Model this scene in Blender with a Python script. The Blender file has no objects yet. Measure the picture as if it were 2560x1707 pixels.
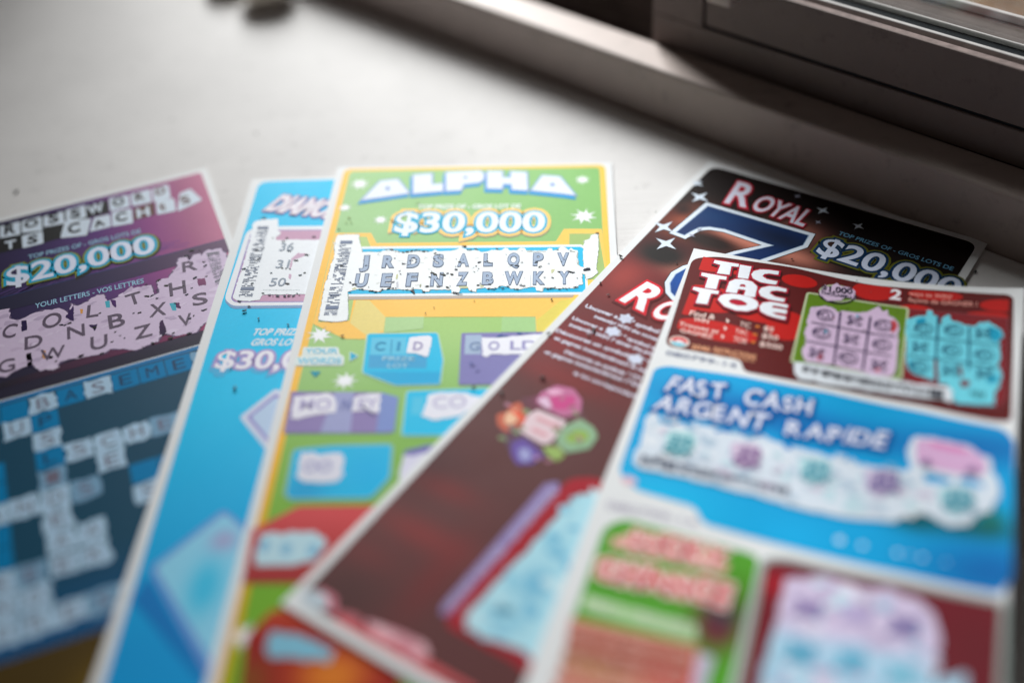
import bpy, bmesh, math, random
from mathutils import Vector, Matrix
from mathutils.geometry import tessellate_polygon

SC = bpy.context.scene
COL = SC.collection
MM = 0.001
rnd = random.Random(7)

# ------------------------------------------------------------------ camera
CAM_H = 245.0
PITCH = math.atan2(2600, 3100)
ROLL = math.radians(-4)
cam = bpy.data.cameras.new('camera')
cam_ob = bpy.data.objects.new('camera', cam)
COL.objects.link(cam_ob)
right0 = Vector((1, 0, 0))
up0 = Vector((0, math.sin(PITCH), math.cos(PITCH)))
fwd = Vector((0, math.cos(PITCH), -math.sin(PITCH)))
cr, sr = math.cos(ROLL), math.sin(ROLL)
cx_ = right0 * cr + up0 * sr
cy_ = up0 * cr - right0 * sr
m = Matrix((cx_, cy_, -fwd)).transposed().to_4x4()
m.translation = Vector((0, 0, CAM_H * MM))
cam_ob.matrix_world = m
cam.sensor_width = 36.0
cam.lens = 3100 / 2560 * 36.0
cam.clip_start = 0.01
cam.clip_end = 50.0
cam.dof.use_dof = True
cam.dof.focus_distance = 0.405
cam.dof.aperture_fstop = 2.5
SC.camera = cam_ob

# ------------------------------------------------------------------ light
SC.view_settings.view_transform = 'Standard'
SC.view_settings.look = 'None'
SC.view_settings.exposure = 0.0
SC.view_settings.gamma = 1.0
SC.view_settings.use_curve_mapping = False
world = bpy.data.worlds.new('World')
SC.world = world
world.use_nodes = True
bg = world.node_tree.nodes['Background']
bg.inputs[0].default_value = (1.0, 0.86, 0.79, 1)     # dim warm room behind the camera
bg.inputs[1].default_value = 0.042

NV = Vector((math.sqrt(.5), math.sqrt(.5), 0))     # towards the window
SV = Vector((math.sqrt(.5), -math.sqrt(.5), 0))    # along the window


def W(s, n, z):
    return (SV * s + NV * n + Vector((0, 0, z))) * MM


# the patch of bright overcast sky seen through the left part of the window
def sky_patch(name, az, el, dist, w, h, power, color):
    """the bright sky framed by the window opening, seen from the middle of the sill"""
    ref = Vector((-20, 330, 0))
    d = Vector((math.sin(az) * math.cos(el), math.cos(az) * math.cos(el), math.sin(el)))
    l = bpy.data.lights.new(name, 'AREA')
    l.shape = 'RECTANGLE'
    l.size, l.size_y = w * MM, h * MM
    l.energy = power
    l.color = color
    o = bpy.data.objects.new(name, l)
    o.location = (ref + d * dist) * MM
    o.rotation_euler = (-d).to_track_quat('-Z', 'Y').to_euler()
    COL.objects.link(o)


sky_patch('window_daylight', math.radians(-12), math.radians(26), 2500, 1000, 1130, 232.0, (1.0, 0.975, 0.985))


# ------------------------------------------------------------------ materials
def new_mat(name):
    mt = bpy.data.materials.new(name)
    mt.use_nodes = True
    return mt, mt.node_tree.nodes, mt.node_tree.links, mt.node_tree.nodes['Principled BSDF']


def mat_ink(name, rough, bump=0.02, spec=.06):
    mt, N, L, P = new_mat(name)
    P.inputs['Specular IOR Level'].default_value = spec
    at = N.new('ShaderNodeAttribute')
    at.attribute_name = 'ink'
    tc = N.new('ShaderNodeTexCoord')
    nz = N.new('ShaderNodeTexNoise')
    nz.inputs['Scale'].default_value = 900
    nz.inputs['Detail'].default_value = 3
    L.new(tc.outputs['Object'], nz.inputs['Vector'])
    mr = N.new('ShaderNodeMapRange')
    mr.inputs['To Min'].default_value = 0.93
    mr.inputs['To Max'].default_value = 1.06
    L.new(nz.outputs['Fac'], mr.inputs['Value'])
    mx = N.new('ShaderNodeMix')
    mx.data_type = 'RGBA'
    mx.blend_type = 'MULTIPLY'
    mx.inputs['Factor'].default_value = 1
    L.new(at.outputs['Color'], mx.inputs['A'])
    L.new(mr.outputs['Result'], mx.inputs['B'])
    L.new(mx.outputs['Result'], P.inputs['Base Color'])
    n2 = N.new('ShaderNodeTexNoise')
    n2.inputs['Scale'].default_value = 45
    n2.inputs['Detail'].default_value = 4
    L.new(tc.outputs['Object'], n2.inputs['Vector'])
    m2 = N.new('ShaderNodeMapRange')
    m2.inputs['To Min'].default_value = rough - .05
    m2.inputs['To Max'].default_value = rough + .07
    L.new(n2.outputs['Fac'], m2.inputs['Value'])
    L.new(m2.outputs['Result'], P.inputs['Roughness'])
    b = N.new('ShaderNodeBump')
    b.inputs['Strength'].default_value = bump
    b.inputs['Distance'].default_value = 0.001
    L.new(n2.outputs['Fac'], b.inputs['Height'])
    L.new(b.outputs['Normal'], P.inputs['Normal'])
    return mt


def mat_paint(name, col, rough, brush=0.0, dirt=0.0, vary=0.04, scale=40, spec=0.5):
    """painted or plastic surface with brush marks along the window, grime and mottling"""
    mt, N, L, P = new_mat(name)
    tc = N.new('ShaderNodeTexCoord')
    mp = N.new('ShaderNodeMapping')
    mp.inputs['Rotation'].default_value = (0, 0, math.radians(45))
    mp.inputs['Scale'].default_value = (6, 260, 60)
    L.new(tc.outputs['Object'], mp.inputs['Vector'])
    nb = N.new('ShaderNodeTexNoise')
    nb.inputs['Scale'].default_value = 4
    nb.inputs['Detail'].default_value = 5
    L.new(mp.outputs['Vector'], nb.inputs['Vector'])
    nz = N.new('ShaderNodeTexNoise')
    nz.inputs['Scale'].default_value = scale
    nz.inputs['Detail'].default_value = 6
    nz.inputs['Roughness'].default_value = .6
    L.new(tc.outputs['Object'], nz.inputs['Vector'])
    cr_ = N.new('ShaderNodeValToRGB')
    e = cr_.color_ramp.elements
    e[0].position, e[1].position = .3, .7
    e[0].color = (*[c * (1 - vary) for c in col], 1)
    e[1].color = (*[min(1, c * (1 + vary)) for c in col], 1)
    L.new(nz.outputs['Fac'], cr_.inputs['Fac'])
    out = cr_.outputs['Color']
    if dirt:
        nd = N.new('ShaderNodeTexNoise')
        nd.inputs['Scale'].default_value = 130
        nd.inputs['Detail'].default_value = 8
        nd.inputs['Roughness'].default_value = .7
        L.new(tc.outputs['Object'], nd.inputs['Vector'])
        r2 = N.new('ShaderNodeValToRGB')
        r2.color_ramp.elements[0].position = .56
        r2.color_ramp.elements[1].position = .74
        L.new(nd.outputs['Fac'], r2.inputs['Fac'])
        mu = N.new('ShaderNodeMath')
        mu.operation = 'MULTIPLY'
        mu.inputs[1].default_value = dirt
        L.new(r2.outputs['Color'], mu.inputs[0])
        mx = N.new('ShaderNodeMix')
        mx.data_type = 'RGBA'
        L.new(mu.outputs[0], mx.inputs['Factor'])
        L.new(out, mx.inputs['A'])
        mx.inputs['B'].default_value = (.045, .035, .025, 1)
        out = mx.outputs['Result']
    L.new(out, P.inputs['Base Color'])
    mr = N.new('ShaderNodeMapRange')
    mr.inputs['To Min'].default_value = rough - .06
    mr.inputs['To Max'].default_value = rough + .08
    L.new(nz.outputs['Fac'], mr.inputs['Value'])
    L.new(mr.outputs['Result'], P.inputs['Roughness'])
    P.inputs['Specular IOR Level'].default_value = spec
    if brush:
        b = N.new('ShaderNodeBump')
        b.inputs['Strength'].default_value = brush
        b.inputs['Distance'].default_value = 0.0004
        L.new(nb.outputs['Fac'], b.inputs['Height'])
        L.new(b.outputs['Normal'], P.inputs['Normal'])
    return mt


M_INK = mat_ink('glossy_ticket_ink', .56)
M_SCRATCH = mat_ink('scratched_ticket_paper', .5, .02, .03)
M_CARD = mat_paint('white_ticket_card', (.76, .775, .79), .5, 0, 0, .02, 90, .03)
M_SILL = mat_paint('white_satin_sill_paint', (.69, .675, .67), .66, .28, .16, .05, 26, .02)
M_FRAME_SHADED = mat_paint('white_window_frame_paint_shaded', (.185, .145, .135), .6, .12, .45, .06, 60, .15)  # white paint darkened: shade on the room side is put into the colour
M_LEDGE_LIT = mat_paint('worn_white_ledge_paint_lit', (.46, .385, .355), .5, .12, .35, .06, 60, .2)  # paler copy of the frame paint, with light on ledge and latch in its colour
M_STRIP = mat_paint('dusty_frame_groove', (.22, .17, .16), .7, .1, .8, .3, 260, .1)
M_GASKET = mat_paint('black_rubber_gasket', (.012, .014, .017), .6, 0, 0, .2, 80, .05)
M_METAL_GLINT = mat_paint('worn_metal_bead_glint', (.5, .48, .47), .4, 0, .25, .1, 150)  # metal kept pale to imitate bevelled edges catching the sky
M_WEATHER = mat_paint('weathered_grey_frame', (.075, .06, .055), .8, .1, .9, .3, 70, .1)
M_WOOD = mat_paint('golden_brown_boards', (.10, .052, .012), .7, .3, .3, .3, 50)
M_CRUMB = mat_paint('dark_scratch_residue', (.018, .02, .018), .6, 0, 0, .5, 900)
M_TRINKET = mat_paint('tarnished_gold', (.86, .74, .64), .4, 0, .3, .3, 300, .5)

mt_, N_, L_, P_ = new_mat('window_glass')
N_.remove(P_)
tr = N_.new('ShaderNodeBsdfTransparent')
tr.inputs[0].default_value = (.95, .97, .96, 1)
gl = N_.new('ShaderNodeBsdfGlossy')
gl.inputs['Roughness'].default_value = .03
mxs = N_.new('ShaderNodeMixShader')
mxs.inputs[0].default_value = .06
L_.new(tr.outputs[0], mxs.inputs[1])
L_.new(gl.outputs[0], mxs.inputs[2])
L_.new(mxs.outputs[0], N_['Material Output'].inputs[0])
M_GLASS = mt_


# ------------------------------------------------------------------ helpers
def tag(o, label=None, cat=None, group=None, kind=None):
    if label: o['label'] = label
    if cat: o['category'] = cat
    if group: o['group'] = group
    if kind: o['kind'] = kind
    return o


def link(name, me, mat, parent=None):
    o = bpy.data.objects.new(name, me)
    COL.objects.link(o)
    if mat: me.materials.append(mat)
    if parent: o.parent = parent
    return o


def lin(c):
    def f(x):
        x /= 255.0
        return x / 12.92 if x <= .04045 else ((x + .055) / 1.055) ** 2.4
    return (f(c[0]), f(c[1]), f(c[2]), 1.0)


def mixc(a, b, t):
    t = max(0, min(1, t))
    return tuple(a[i] + (b[i] - a[i]) * t for i in range(3))


def box(bm, lo, hi, bevel=0):
    """axis box in (s, n, z) millimetres"""
    vs = [bm.verts.new(W(a, b, c)) for a in (lo[0], hi[0]) for b in (lo[1], hi[1]) for c in (lo[2], hi[2])]
    fs = [(0, 1, 3, 2), (4, 6, 7, 5), (0, 4, 5, 1), (2, 3, 7, 6), (0, 2, 6, 4), (1, 5, 7, 3)]
    F = [bm.faces.new([vs[i] for i in f]) for f in fs]
    if bevel:
        ed = list({e for f in F for e in f.edges})
        bmesh.ops.bevel(bm, geom=ed, offset=bevel * MM, segments=3, profile=.5, affect='EDGES')


def mesh_from(bm, name, smooth=False):
    bmesh.ops.recalc_face_normals(bm, faces=bm.faces)
    me = bpy.data.meshes.new(name)
    bm.to_mesh(me)
    bm.free()
    if smooth:
        for p in me.polygons: p.use_smooth = True
    return me


def boxes(name, mat, parent, *specs, bevel=0):
    bm = bmesh.new()
    for lo, hi in specs:
        box(bm, lo, hi, bevel)
    return link(name, mesh_from(bm, name), mat, parent)


# ------------------------------------------------------------------ text outlines
_tc = {}


def glyphs(s, bold):
    key = (s, bold)
    if key not in _tc:
        cu = bpy.data.curves.new('tmp', 'FONT')
        cu.body = s
        cu.size = 1.0
        cu.offset = bold
        cu.resolution_u = 4
        ob = bpy.data.objects.new('tmp', cu)
        COL.objects.link(ob)
        dg = bpy.context.evaluated_depsgraph_get()
        dg.update()
        ev = ob.evaluated_get(dg)
        me = ev.to_mesh()
        vs = [(v.co.x, v.co.y) for v in me.vertices]
        fs = [tuple(p.vertices) for p in me.polygons if abs(p.normal.z) > .5]
        ev.to_mesh_clear()
        bpy.data.objects.remove(ob)
        bpy.data.curves.remove(cu)
        _tc[key] = (vs, fs)
    return _tc[key]


CAPH = 0.0
_v, _f = glyphs('H', 0.0)
CAPH = max(y for x, y in _v)


def offset_poly(pts, d):
    """grow a polygon outwards by d"""
    n = len(pts)
    a = sum(pts[i][0] * pts[(i + 1) % n][1] - pts[(i + 1) % n][0] * pts[i][1] for i in range(n))
    sg = 1 if a > 0 else -1
    out = []
    for i in range(n):
        p, q, r = pts[i - 1], pts[i], pts[(i + 1) % n]
        e1 = Vector((q[0] - p[0], q[1] - p[1])); e2 = Vector((r[0] - q[0], r[1] - q[1]))
        if e1.length < 1e-6 or e2.length < 1e-6:
            out.append(q); continue
        e1.normalize(); e2.normalize()
        n1 = Vector((e1.y, -e1.x)) * sg; n2 = Vector((e2.y, -e2.x)) * sg
        b = n1 + n2
        if b.length < .25: b = n1
        b.normalize()
        k = d / max(.45, b.dot(n1))
        out.append((q[0] + b.x * k, q[1] + b.y * k))
    return out


def rounded(pts, r, seg=5):
    """round the corners of a polygon"""
    out = []
    n = len(pts)
    for i in range(n):
        p, q, w = Vector(pts[i - 1]), Vector(pts[i]), Vector(pts[(i + 1) % n])
        a, b = p - q, w - q
        rr = min(r, a.length * .45, b.length * .45)
        s, e = q + a.normalized() * rr, q + b.normalized() * rr
        for k in range(seg + 1):
            t = k / seg
            out.append(tuple((1 - t) ** 2 * s + 2 * t * (1 - t) * q + t * t * e))
    return out


def rect(u0, v0, u1, v1, r=0):
    p = [(u0, v0), (u1, v0), (u1, v1), (u0, v1)]
    return rounded(p, r) if r else p


def ragged(pts, amp=.35, step=1.0, seed=1, skip=()):
    """scratched edge: subdivide and jitter"""
    R = random.Random(seed)
    out = []
    n = len(pts)
    for i in range(n):
        a, b = Vector(pts[i]), Vector(pts[(i + 1) % n])
        d = b - a
        k = max(1, int(d.length / step))
        nn = Vector((d.y, -d.x)).normalized() if d.length > 1e-6 else Vector((0, 0))
        for j in range(k):
            q = a + d * ((j + (R.uniform(-.35, .35) if j else 0)) / k)
            q += nn * R.uniform(-amp, amp) * (1 if R.random() < .75 else 1.8)
            out.append(tuple(q))
    return out


def ellipse(c, ru, rv, n=28, rot=0):
    cr_, sr_ = math.cos(rot), math.sin(rot)
    return [(c[0] + ru * math.cos(t) * cr_ - rv * math.sin(t) * sr_, c[1] + ru * math.cos(t) * sr_ + rv * math.sin(t) * cr_)
            for t in (2 * math.pi * i / n for i in range(n))]


def star(c, R, r, k, rot=0, sq=1.0):
    return [(c[0] + (R if i % 2 == 0 else r) * math.cos(rot + math.pi * i / k) * sq,
             c[1] + (R if i % 2 == 0 else r) * math.sin(rot + math.pi * i / k)) for i in range(2 * k)]


def lerp(a, b, t):
    return (a[0] + (b[0] - a[0]) * t, a[1] + (b[1] - a[1]) * t)


# ------------------------------------------------------------------ tickets
CARD_T = 0.30
TW = 101.6


class Ticket:
    def __init__(self, pose, length, zf, label):
        self.ox, self.oy, self.tu, self.tv = pose[:4]
        self.k = pose[4] if len(pose) > 4 else 0
        self.len = length
        self.zf = zf
        self.root = bpy.data.objects.new('scratch_ticket', None)
        self.root.empty_display_size = .01
        COL.objects.link(self.root)
        self.root.location = Vector((self.ox, self.oy, 0)) * MM
        tag(self.root, label, 'scratch ticket', 'scratch tickets fanned out on the windowsill')
        self.card()

    def P(self, u, v, h):
        z = self.zf(u, v) + self.k * max(0, u - 40) ** 2 + h
        return Vector((u * math.cos(self.tu) + v * math.cos(self.tv), u * math.sin(self.tu) + v * math.sin(self.tv), z)) * MM

    def at(self, u, v, h=0):
        return self.P(u, v, h) + self.root.location

    def card(self):
        bm = bmesh.new()
        nu, nv = 48, 24
        R = random.Random(3)
        g = {}
        for side, h in ((0, 0.0), (1, CARD_T)):
            for i in range(nu + 1):
                for j in range(nv + 1):
                    g[side, i, j] = bm.verts.new(self.P(TW * i / nu, self.len * j / nv, h))
        for i in range(nu):
            for j in range(nv):
                bm.faces.new([g[1, i, j], g[1, i, j + 1], g[1, i + 1, j + 1], g[1, i + 1, j]])
                bm.faces.new([g[0, i, j], g[0, i + 1, j], g[0, i + 1, j + 1], g[0, i, j + 1]])
        for i in range(nu):
            for j in (0, nv):
                bm.faces.new([g[0, i, j], g[0, i + 1, j], g[1, i + 1, j], g[1, i, j]])
        for j in range(nv):
            for i in (0, nu):
                bm.faces.new([g[0, i, j], g[0, i, j + 1], g[1, i, j + 1], g[1, i, j]])
        link('card', mesh_from(bm, 'card'), M_CARD, self.root)

    def part(self, name, layer, parent=None, mat=None, label=None):
        return Part(self, name, layer, parent or self.root, mat or M_INK, label)


class Part:
    def __init__(self, t, name, layer, parent, mat, label):
        self.t, self.name, self.h = t, name, CARD_T + .025 + (.055 if t.k else .034) * layer
        self.parent = parent.ob if isinstance(parent, Part) else parent
        self.mat, self.label = mat, label
        self.v, self.f, self.c = [], [], []
        self.n = 0
        # the object exists at once, so that sub-parts can be parented to it
        self.me = bpy.data.meshes.new(name)
        self.ob = link(name, self.me, mat, self.parent)
        if label: self.ob['label'] = label
        if name == 'coating_remnants': self.ob['kind'] = 'stuff'

    def add(self, verts, faces, col, bump=0):
        b = len(self.v)
        h = self.h + bump
        for (u, v) in verts:
            self.v.append(self.t.P(u, v, h))
            self.c.append(lin(col(u, v) if callable(col) else col))
        for f in faces:
            self.f.append(tuple(b + i for i in f))

    def poly(self, pts, col, holes=(), fine=0.0):
        loops = [pts] + list(holes)
        tris = tessellate_polygon([[Vector((p[0], p[1], 0)) for p in lp] for lp in loops])
        flat = [p for lp in loops for p in lp]
        us = [p[0] for p in pts]; vs = [p[1] for p in pts]
        step = min(fine, 2.0) if fine and self.t.k else fine or (2.0 if self.t.k and max(us) > 40 and max(us) - min(us) > 3.5 else 0)
        bump = (.004 if self.t.k else .0014) * (self.n % 22)
        self.n += 1
        if not step:
            self.add(flat, tris, col, bump)
            return self
        bm = bmesh.new()
        bv = [bm.verts.new((p[0], p[1], 0)) for p in flat]
        for t in tris:
            try: bm.faces.new([bv[i] for i in t])
            except ValueError: pass
        for ax, lo, hi in ((0, min(us), max(us)), (1, min(vs), max(vs))):
            if ax == 1 and not fine: continue
            x = math.ceil(lo / step) * step + .0137
            while x < hi:
                co, no = [0, 0, 0], [0, 0, 0]
                co[ax], no[ax] = x, 1
                bmesh.ops.bisect_plane(bm, geom=bm.verts[:] + bm.edges[:] + bm.faces[:], plane_co=co, plane_no=no, dist=1e-5)
                x += step
        bm.verts.index_update()
        self.add([(v.co.x, v.co.y) for v in bm.verts], [tuple(v.index for v in f.verts) for f in bm.faces], col, bump)
        bm.free()
        return self

    def line(self, a, b, w, col):
        d = Vector((b[0] - a[0], b[1] - a[1])).normalized()
        n = Vector((-d.y, d.x)) * w / 2
        self.poly([(a[0] + n.x, a[1] + n.y), (b[0] + n.x, b[1] + n.y), (b[0] - n.x, b[1] - n.y), (a[0] - n.x, a[1] - n.y)], col)

    def ring(self, c, ru, rv, w, col, rot=0):
        self.poly(ellipse(c, ru, rv, 32, rot), col, [ellipse(c, ru - w, rv - w, 32, rot)])

    def text(self, s, p0, p1, ptop, col, bold=.0, slant=0.0, d=(0, 0), lift=0, ref=None):
        """baseline p0 -> p1 (mm on the ticket), ptop a point on the cap line"""
        vs, fs = glyphs(s, bold)
        rv, _ = glyphs(s, ref if ref is not None else bold)
        x0, x1 = min(x for x, y in rv), max(x for x, y in rv)
        e = Vector((p1[0] - p0[0], p1[1] - p0[1]))
        w = e.length
        e.normalize()
        up = Vector((e.y, -e.x))
        hh = (Vector(ptop) - Vector(p0)).dot(up)
        if hh < 0: up, hh = -up, -hh
        sx, sy = w / (x1 - x0), hh / CAPH
        out = []
        for x, y in vs:
            a = (x - x0) * sx + slant * y * sy
            q = Vector(p0) + e * a + up * (y * sy)
            out.append((q.x + d[0], q.y + d[1]))
        self.add(out, fs, col, lift)
        return self

    def outlined(self, s, p0, p1, ptop, fills, slant=0):
        """several copies of one text, widest outline first: (colour, weight, shift)"""
        ref = fills[-1][1]
        for i, (c, b, d) in enumerate(fills):
            self.text(s, p0, p1, ptop, c, b, slant, d, lift=.02 * i, ref=ref)
        return self

    def brushed(self, s, p0, p1, ptop, fills, slant=0, seed=1, wob=.35):
        """hand-brushed heading: every letter a little tilted and shifted"""
        R = random.Random(seed)
        ws = []
        for ch in s:
            if ch == ' ': ws.append(.45); continue
            v, _ = glyphs(ch, 0)
            ws.append(max(x for x, y in v) - min(x for x, y in v))
        tot = sum(ws) + .1 * (len(s) - 1)
        e = Vector((p1[0] - p0[0], p1[1] - p0[1]))
        n = Vector((e.y, -e.x)).normalized()
        hh = (Vector(ptop) - Vector(p0)).dot(n)
        x = 0
        for ch, w in zip(s, ws):
            if ch != ' ':
                dy, dt, k = R.uniform(-wob, wob), R.uniform(-wob, wob), R.uniform(.92, 1.08)
                a = Vector(p0) + e * (x / tot) + n * (dy + dt)
                b = Vector(p0) + e * ((x + w) / tot) + n * (dy - dt)
                self.outlined(ch, tuple(a), tuple(b), tuple(a + n * hh * k), fills, slant + R.uniform(-.06, .06))
            x += w + .1

    def flecks(self, pts, size=.8, col=((24, 30, 26), (20, 26, 50), (35, 38, 30)), seed=0, aspect=.45, along=0.0):
        R = random.Random(seed)
        for p in pts:
            s = size * R.uniform(.5, 1.35)
            rot = along + R.uniform(-.6, .6)
            n = R.randint(6, 9)
            q = []
            for i in range(n):
                t = 2 * math.pi * i / n
                rr = s * R.uniform(.55, 1.1)
                a, b = rr * math.cos(t), rr * aspect * math.sin(t)
                q.append((p[0] + a * math.cos(rot) - b * math.sin(rot), p[1] + a * math.sin(rot) + b * math.cos(rot)))
            self.poly(q, R.choice(col))
        return self

    def done(self):
        self.me.from_pydata([tuple(v) for v in self.v], [], self.f)
        ca = self.me.color_attributes.new('ink', 'FLOAT_COLOR', 'POINT')
        for i, c in enumerate(self.c): ca.data[i].color = c
        bm = bmesh.new()
        bm.from_mesh(self.me)
        for f in bm.faces:
            f.normal_update()
            if f.normal.z < 0: f.normal_flip()
        bm.to_mesh(self.me)
        bm.free()
        self.me.update()
        return self


def mottle(part, pts, cols, n, size, seed=1, asp=.6):
    """patchy scrape marks scattered inside a polygon"""
    R = random.Random(seed)
    us = [p[0] for p in pts]; vs = [p[1] for p in pts]
    def inside(x, y):
        c = False
        for i in range(len(pts)):
            (x1, y1), (x2, y2) = pts[i - 1], pts[i]
            if (y1 > y) != (y2 > y) and x < (x2 - x1) * (y - y1) / (y2 - y1) + x1: c = not c
        return c
    k = 0
    for _ in range(n * 20):
        if k >= n: break
        c = (R.uniform(min(us), max(us)), R.uniform(min(vs), max(vs)))
        if not inside(*c): continue
        s = size * R.uniform(.4, 1.2)
        part.poly(ragged(ellipse(c, s, s * asp, 10, R.uniform(-.6, .6)), s * .22, s * .5, R.randrange(999)), R.choice(cols))
        k += 1


def stripes(part, quad, colr, seed=1, cols=5, solid_ends=True):
    """stacked bar code: quad TL TR BR BL, bars run across, rows down"""
    R = random.Random(seed)
    tl, tr_, br, bl = quad
    P2 = lambda a, b: lerp(lerp(tl, tr_, a), lerp(bl, br, a), b)
    y = 0.0
    while y < 1:
        h = R.choice((.006, .008, .011))
        if y < .06 or .86 < y < .93: 
            h = .045
            part.poly([P2(0, y), P2(1, y), P2(1, min(1, y + h)), P2(0, min(1, y + h))], colr)
            y += h + .018
            continue
        x = 0.0
        while x < 1:
            w = R.choice((.12, .2, .3, .45))
            if R.random() < .62:
                part.poly([P2(x, y), P2(min(1, x + w), y), P2(min(1, x + w), y + h), P2(x, y + h)], mixc(colr, (235, 238, 245), R.uniform(0, .35)))
            x += w
        y += h + R.choice((.006, .010, .014))


def linebars(part, quad, colr, seed=1, n=60, thick_ends=True):
    """ordinary bar code: bars run down, spaced along the quad"""
    R = random.Random(seed)
    tl, tr_, br, bl = quad
    P2 = lambda a, b: lerp(lerp(tl, tr_, a), lerp(bl, br, a), b)
    x = 0.0
    while x < 1:
        w = R.choice((.004, .007, .013))
        if thick_ends and (x < .03 or .9 < x < .94): w = .025
        if R.random() < .3 and not w == .025:
            part.poly([P2(x, 0), P2(x + w, 0), P2(x + w, R.uniform(.45, .6)), P2(x, .5)], colr)
        else:
            part.poly([P2(x, 0), P2(min(1, x + w), 0), P2(min(1, x + w), 1), P2(x, 1)], colr)
        x += w + R.choice((.004, .007, .012))


# ================================================================== SETTING
bm = bmesh.new()
box(bm, (-900, -330, -24), (420, 339.9, 0), 3)
sill = link('windowsill', mesh_from(bm, 'windowsill'), M_SILL)
tag(sill, kind='structure')

# ------------------------------------------------------------------ window
win = bpy.data.objects.new('window', None)
win.location = (0, 0, 0)
COL.objects.link(win)
tag(win, 'white painted window with a dirty sliding sash standing on its low ledge', 'window')
S_L, S_R = -900, 420
bm = bmesh.new()
box(bm, (S_L, 340, -20), (S_R, 357.5, 21), 1.6)
link('ledge', mesh_from(bm, 'ledge', False), M_LEDGE_LIT, win)
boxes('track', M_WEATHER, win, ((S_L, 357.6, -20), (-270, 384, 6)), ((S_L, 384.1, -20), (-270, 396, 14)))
# the sash: outer border, groove, inner bead
ST0, ST1 = -269, -246
bm = bmesh.new()
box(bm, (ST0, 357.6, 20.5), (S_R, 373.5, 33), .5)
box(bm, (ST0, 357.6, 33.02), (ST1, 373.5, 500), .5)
sash = link('sash', mesh_from(bm, 'sash'), M_FRAME_SHADED, win)
bm = bmesh.new()
box(bm, (ST1 + 1.0, 358.2, 34.0), (S_R, 359.7, 53), .5)
link('bead', mesh_from(bm, 'bead'), M_FRAME_SHADED, sash)
boxes('groove', M_GASKET, sash, ((ST1 + .1, 358.6, 33.05), (S_R, 359.6, 33.95)))
boxes('dusty_gap', M_STRIP, sash, ((ST1 + 1, 359.75, 33.1), (S_R, 362.3, 52.6)), ((ST1 + 1, 362.35, 33.1), (S_R, 364.3, 47)))
bm = bmesh.new()
box(bm, (ST1 + 1, 364.4, 33.1), (S_R, 366.4, 53.4), .5)
link('metal_strip', mesh_from(bm, 'metal_strip'), M_METAL_GLINT, sash)
boxes('gasket', M_GASKET, sash, ((ST1 + 1, 366.45, 33.1), (S_R, 373.4, 51.6)))
boxes('glass_pane', M_GLASS, sash, ((ST1 + 1, 371.0, 51.7), (S_R, 373.0, 480)))
bm = bmesh.new()
box(bm, (ST1 + 1, 373.55, 21), (S_R, 374.5, 53.2), .3)
link('metal_edge', mesh_from(bm, 'metal_edge'), M_METAL_GLINT, sash)
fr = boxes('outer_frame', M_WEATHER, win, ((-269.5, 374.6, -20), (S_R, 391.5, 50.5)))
bm = bmesh.new()
box(bm, (-269.5, 391.6, -20), (S_R, 393.8, 53), .6)
link('frame_lip', mesh_from(bm, 'frame_lip'), M_METAL_GLINT, fr)
# left pane further out
bm = bmesh.new()
box(bm, (S_L, 384, 14.1), (-272, 395.5, 36), .8)
rs = link('rear_sash', mesh_from(bm, 'rear_sash'), M_WEATHER, win)
boxes('glass_pane', M_GLASS, rs, ((S_L, 388, 36.1), (-272, 390, 480)))
# side jamb at the left end of the opening
bm = bmesh.new()
box(bm, (-1400, 342, 21.1), (-795, 480, 620), 2)
link('jamb', mesh_from(bm, 'jamb'), M_FRAME_SHADED, win)
# latch on the sash stile
bm = bmesh.new()
box(bm, (-241, 350, 47.2), (-229, 358.1, 62), 2.2)
lt = link('latch', mesh_from(bm, 'latch', True), M_LEDGE_LIT, sash)

bm = bmesh.new()
box(bm, (S_L, 398, 20), (S_R, 700, 30))
ob = link('outdoor_boards', mesh_from(bm, 'outdoor_boards'), M_WOOD)
tag(ob, kind='structure')

# ------------------------------------------------------------------ trinket on the far sill
def lump(bm, c, r, sq, seed, amp=.12):
    R = random.Random(seed)
    res = bmesh.ops.create_icosphere(bm, subdivisions=3, radius=1)
    ph = [R.uniform(0, 6) for _ in range(6)]
    for v in res['verts']:
        p = v.co.copy()
        k = 1 + amp * (math.sin(5 * p.x + ph[0]) * math.sin(4 * p.y + ph[1]) + .5 * math.sin(9 * p.z + ph[2]) * math.sin(8 * p.x + ph[3]))
        v.co = Vector((c[0] + p.x * r * k * sq[0], c[1] + p.y * r * k * sq[1], c[2] + p.z * r * k * sq[2])) * MM


tk = bpy.data.objects.new('trinket', None)
tk.location = (0, 0, 0)
COL.objects.link(tk)
tag(tk, 'small lumpy gold-brown trinket lying on the far part of the sill', 'trinket')
bm = bmesh.new()
lump(bm, (-103, 551, 7.5), 12, (1.05, .95, .62), 4, .06)
link('large_bead', mesh_from(bm, 'bead', True), M_TRINKET, tk)
bm = bmesh.new()
lump(bm, (-124, 566, 5), 9, (1.2, .9, .55), 9)
link('small_bead', mesh_from(bm, 'bead', True), M_TRINKET, tk)

# ================================================================== TICKETS
WHITE = (236, 238, 242)


def blobs(base, *bl):
    """printed colour field: base(u,v) with soft airbrushed patches (centre, radii, colour, strength)"""
    def f(u, v):
        c = base(u, v) if callable(base) else base
        for (p, ru, rv, cc, k) in bl:
            t = ((u - p[0]) / ru) ** 2 + ((v - p[1]) / rv) ** 2
            c = mixc(c, cc, k * math.exp(-t))
        return c
    return f


def ramp(stops):
    def f(x):
        for (a, ca), (b, cb) in zip(stops, stops[1:]):
            if x <= b: return mixc(ca, cb, (x - a) / (b - a))
        return stops[-1][1]
    return f


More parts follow.
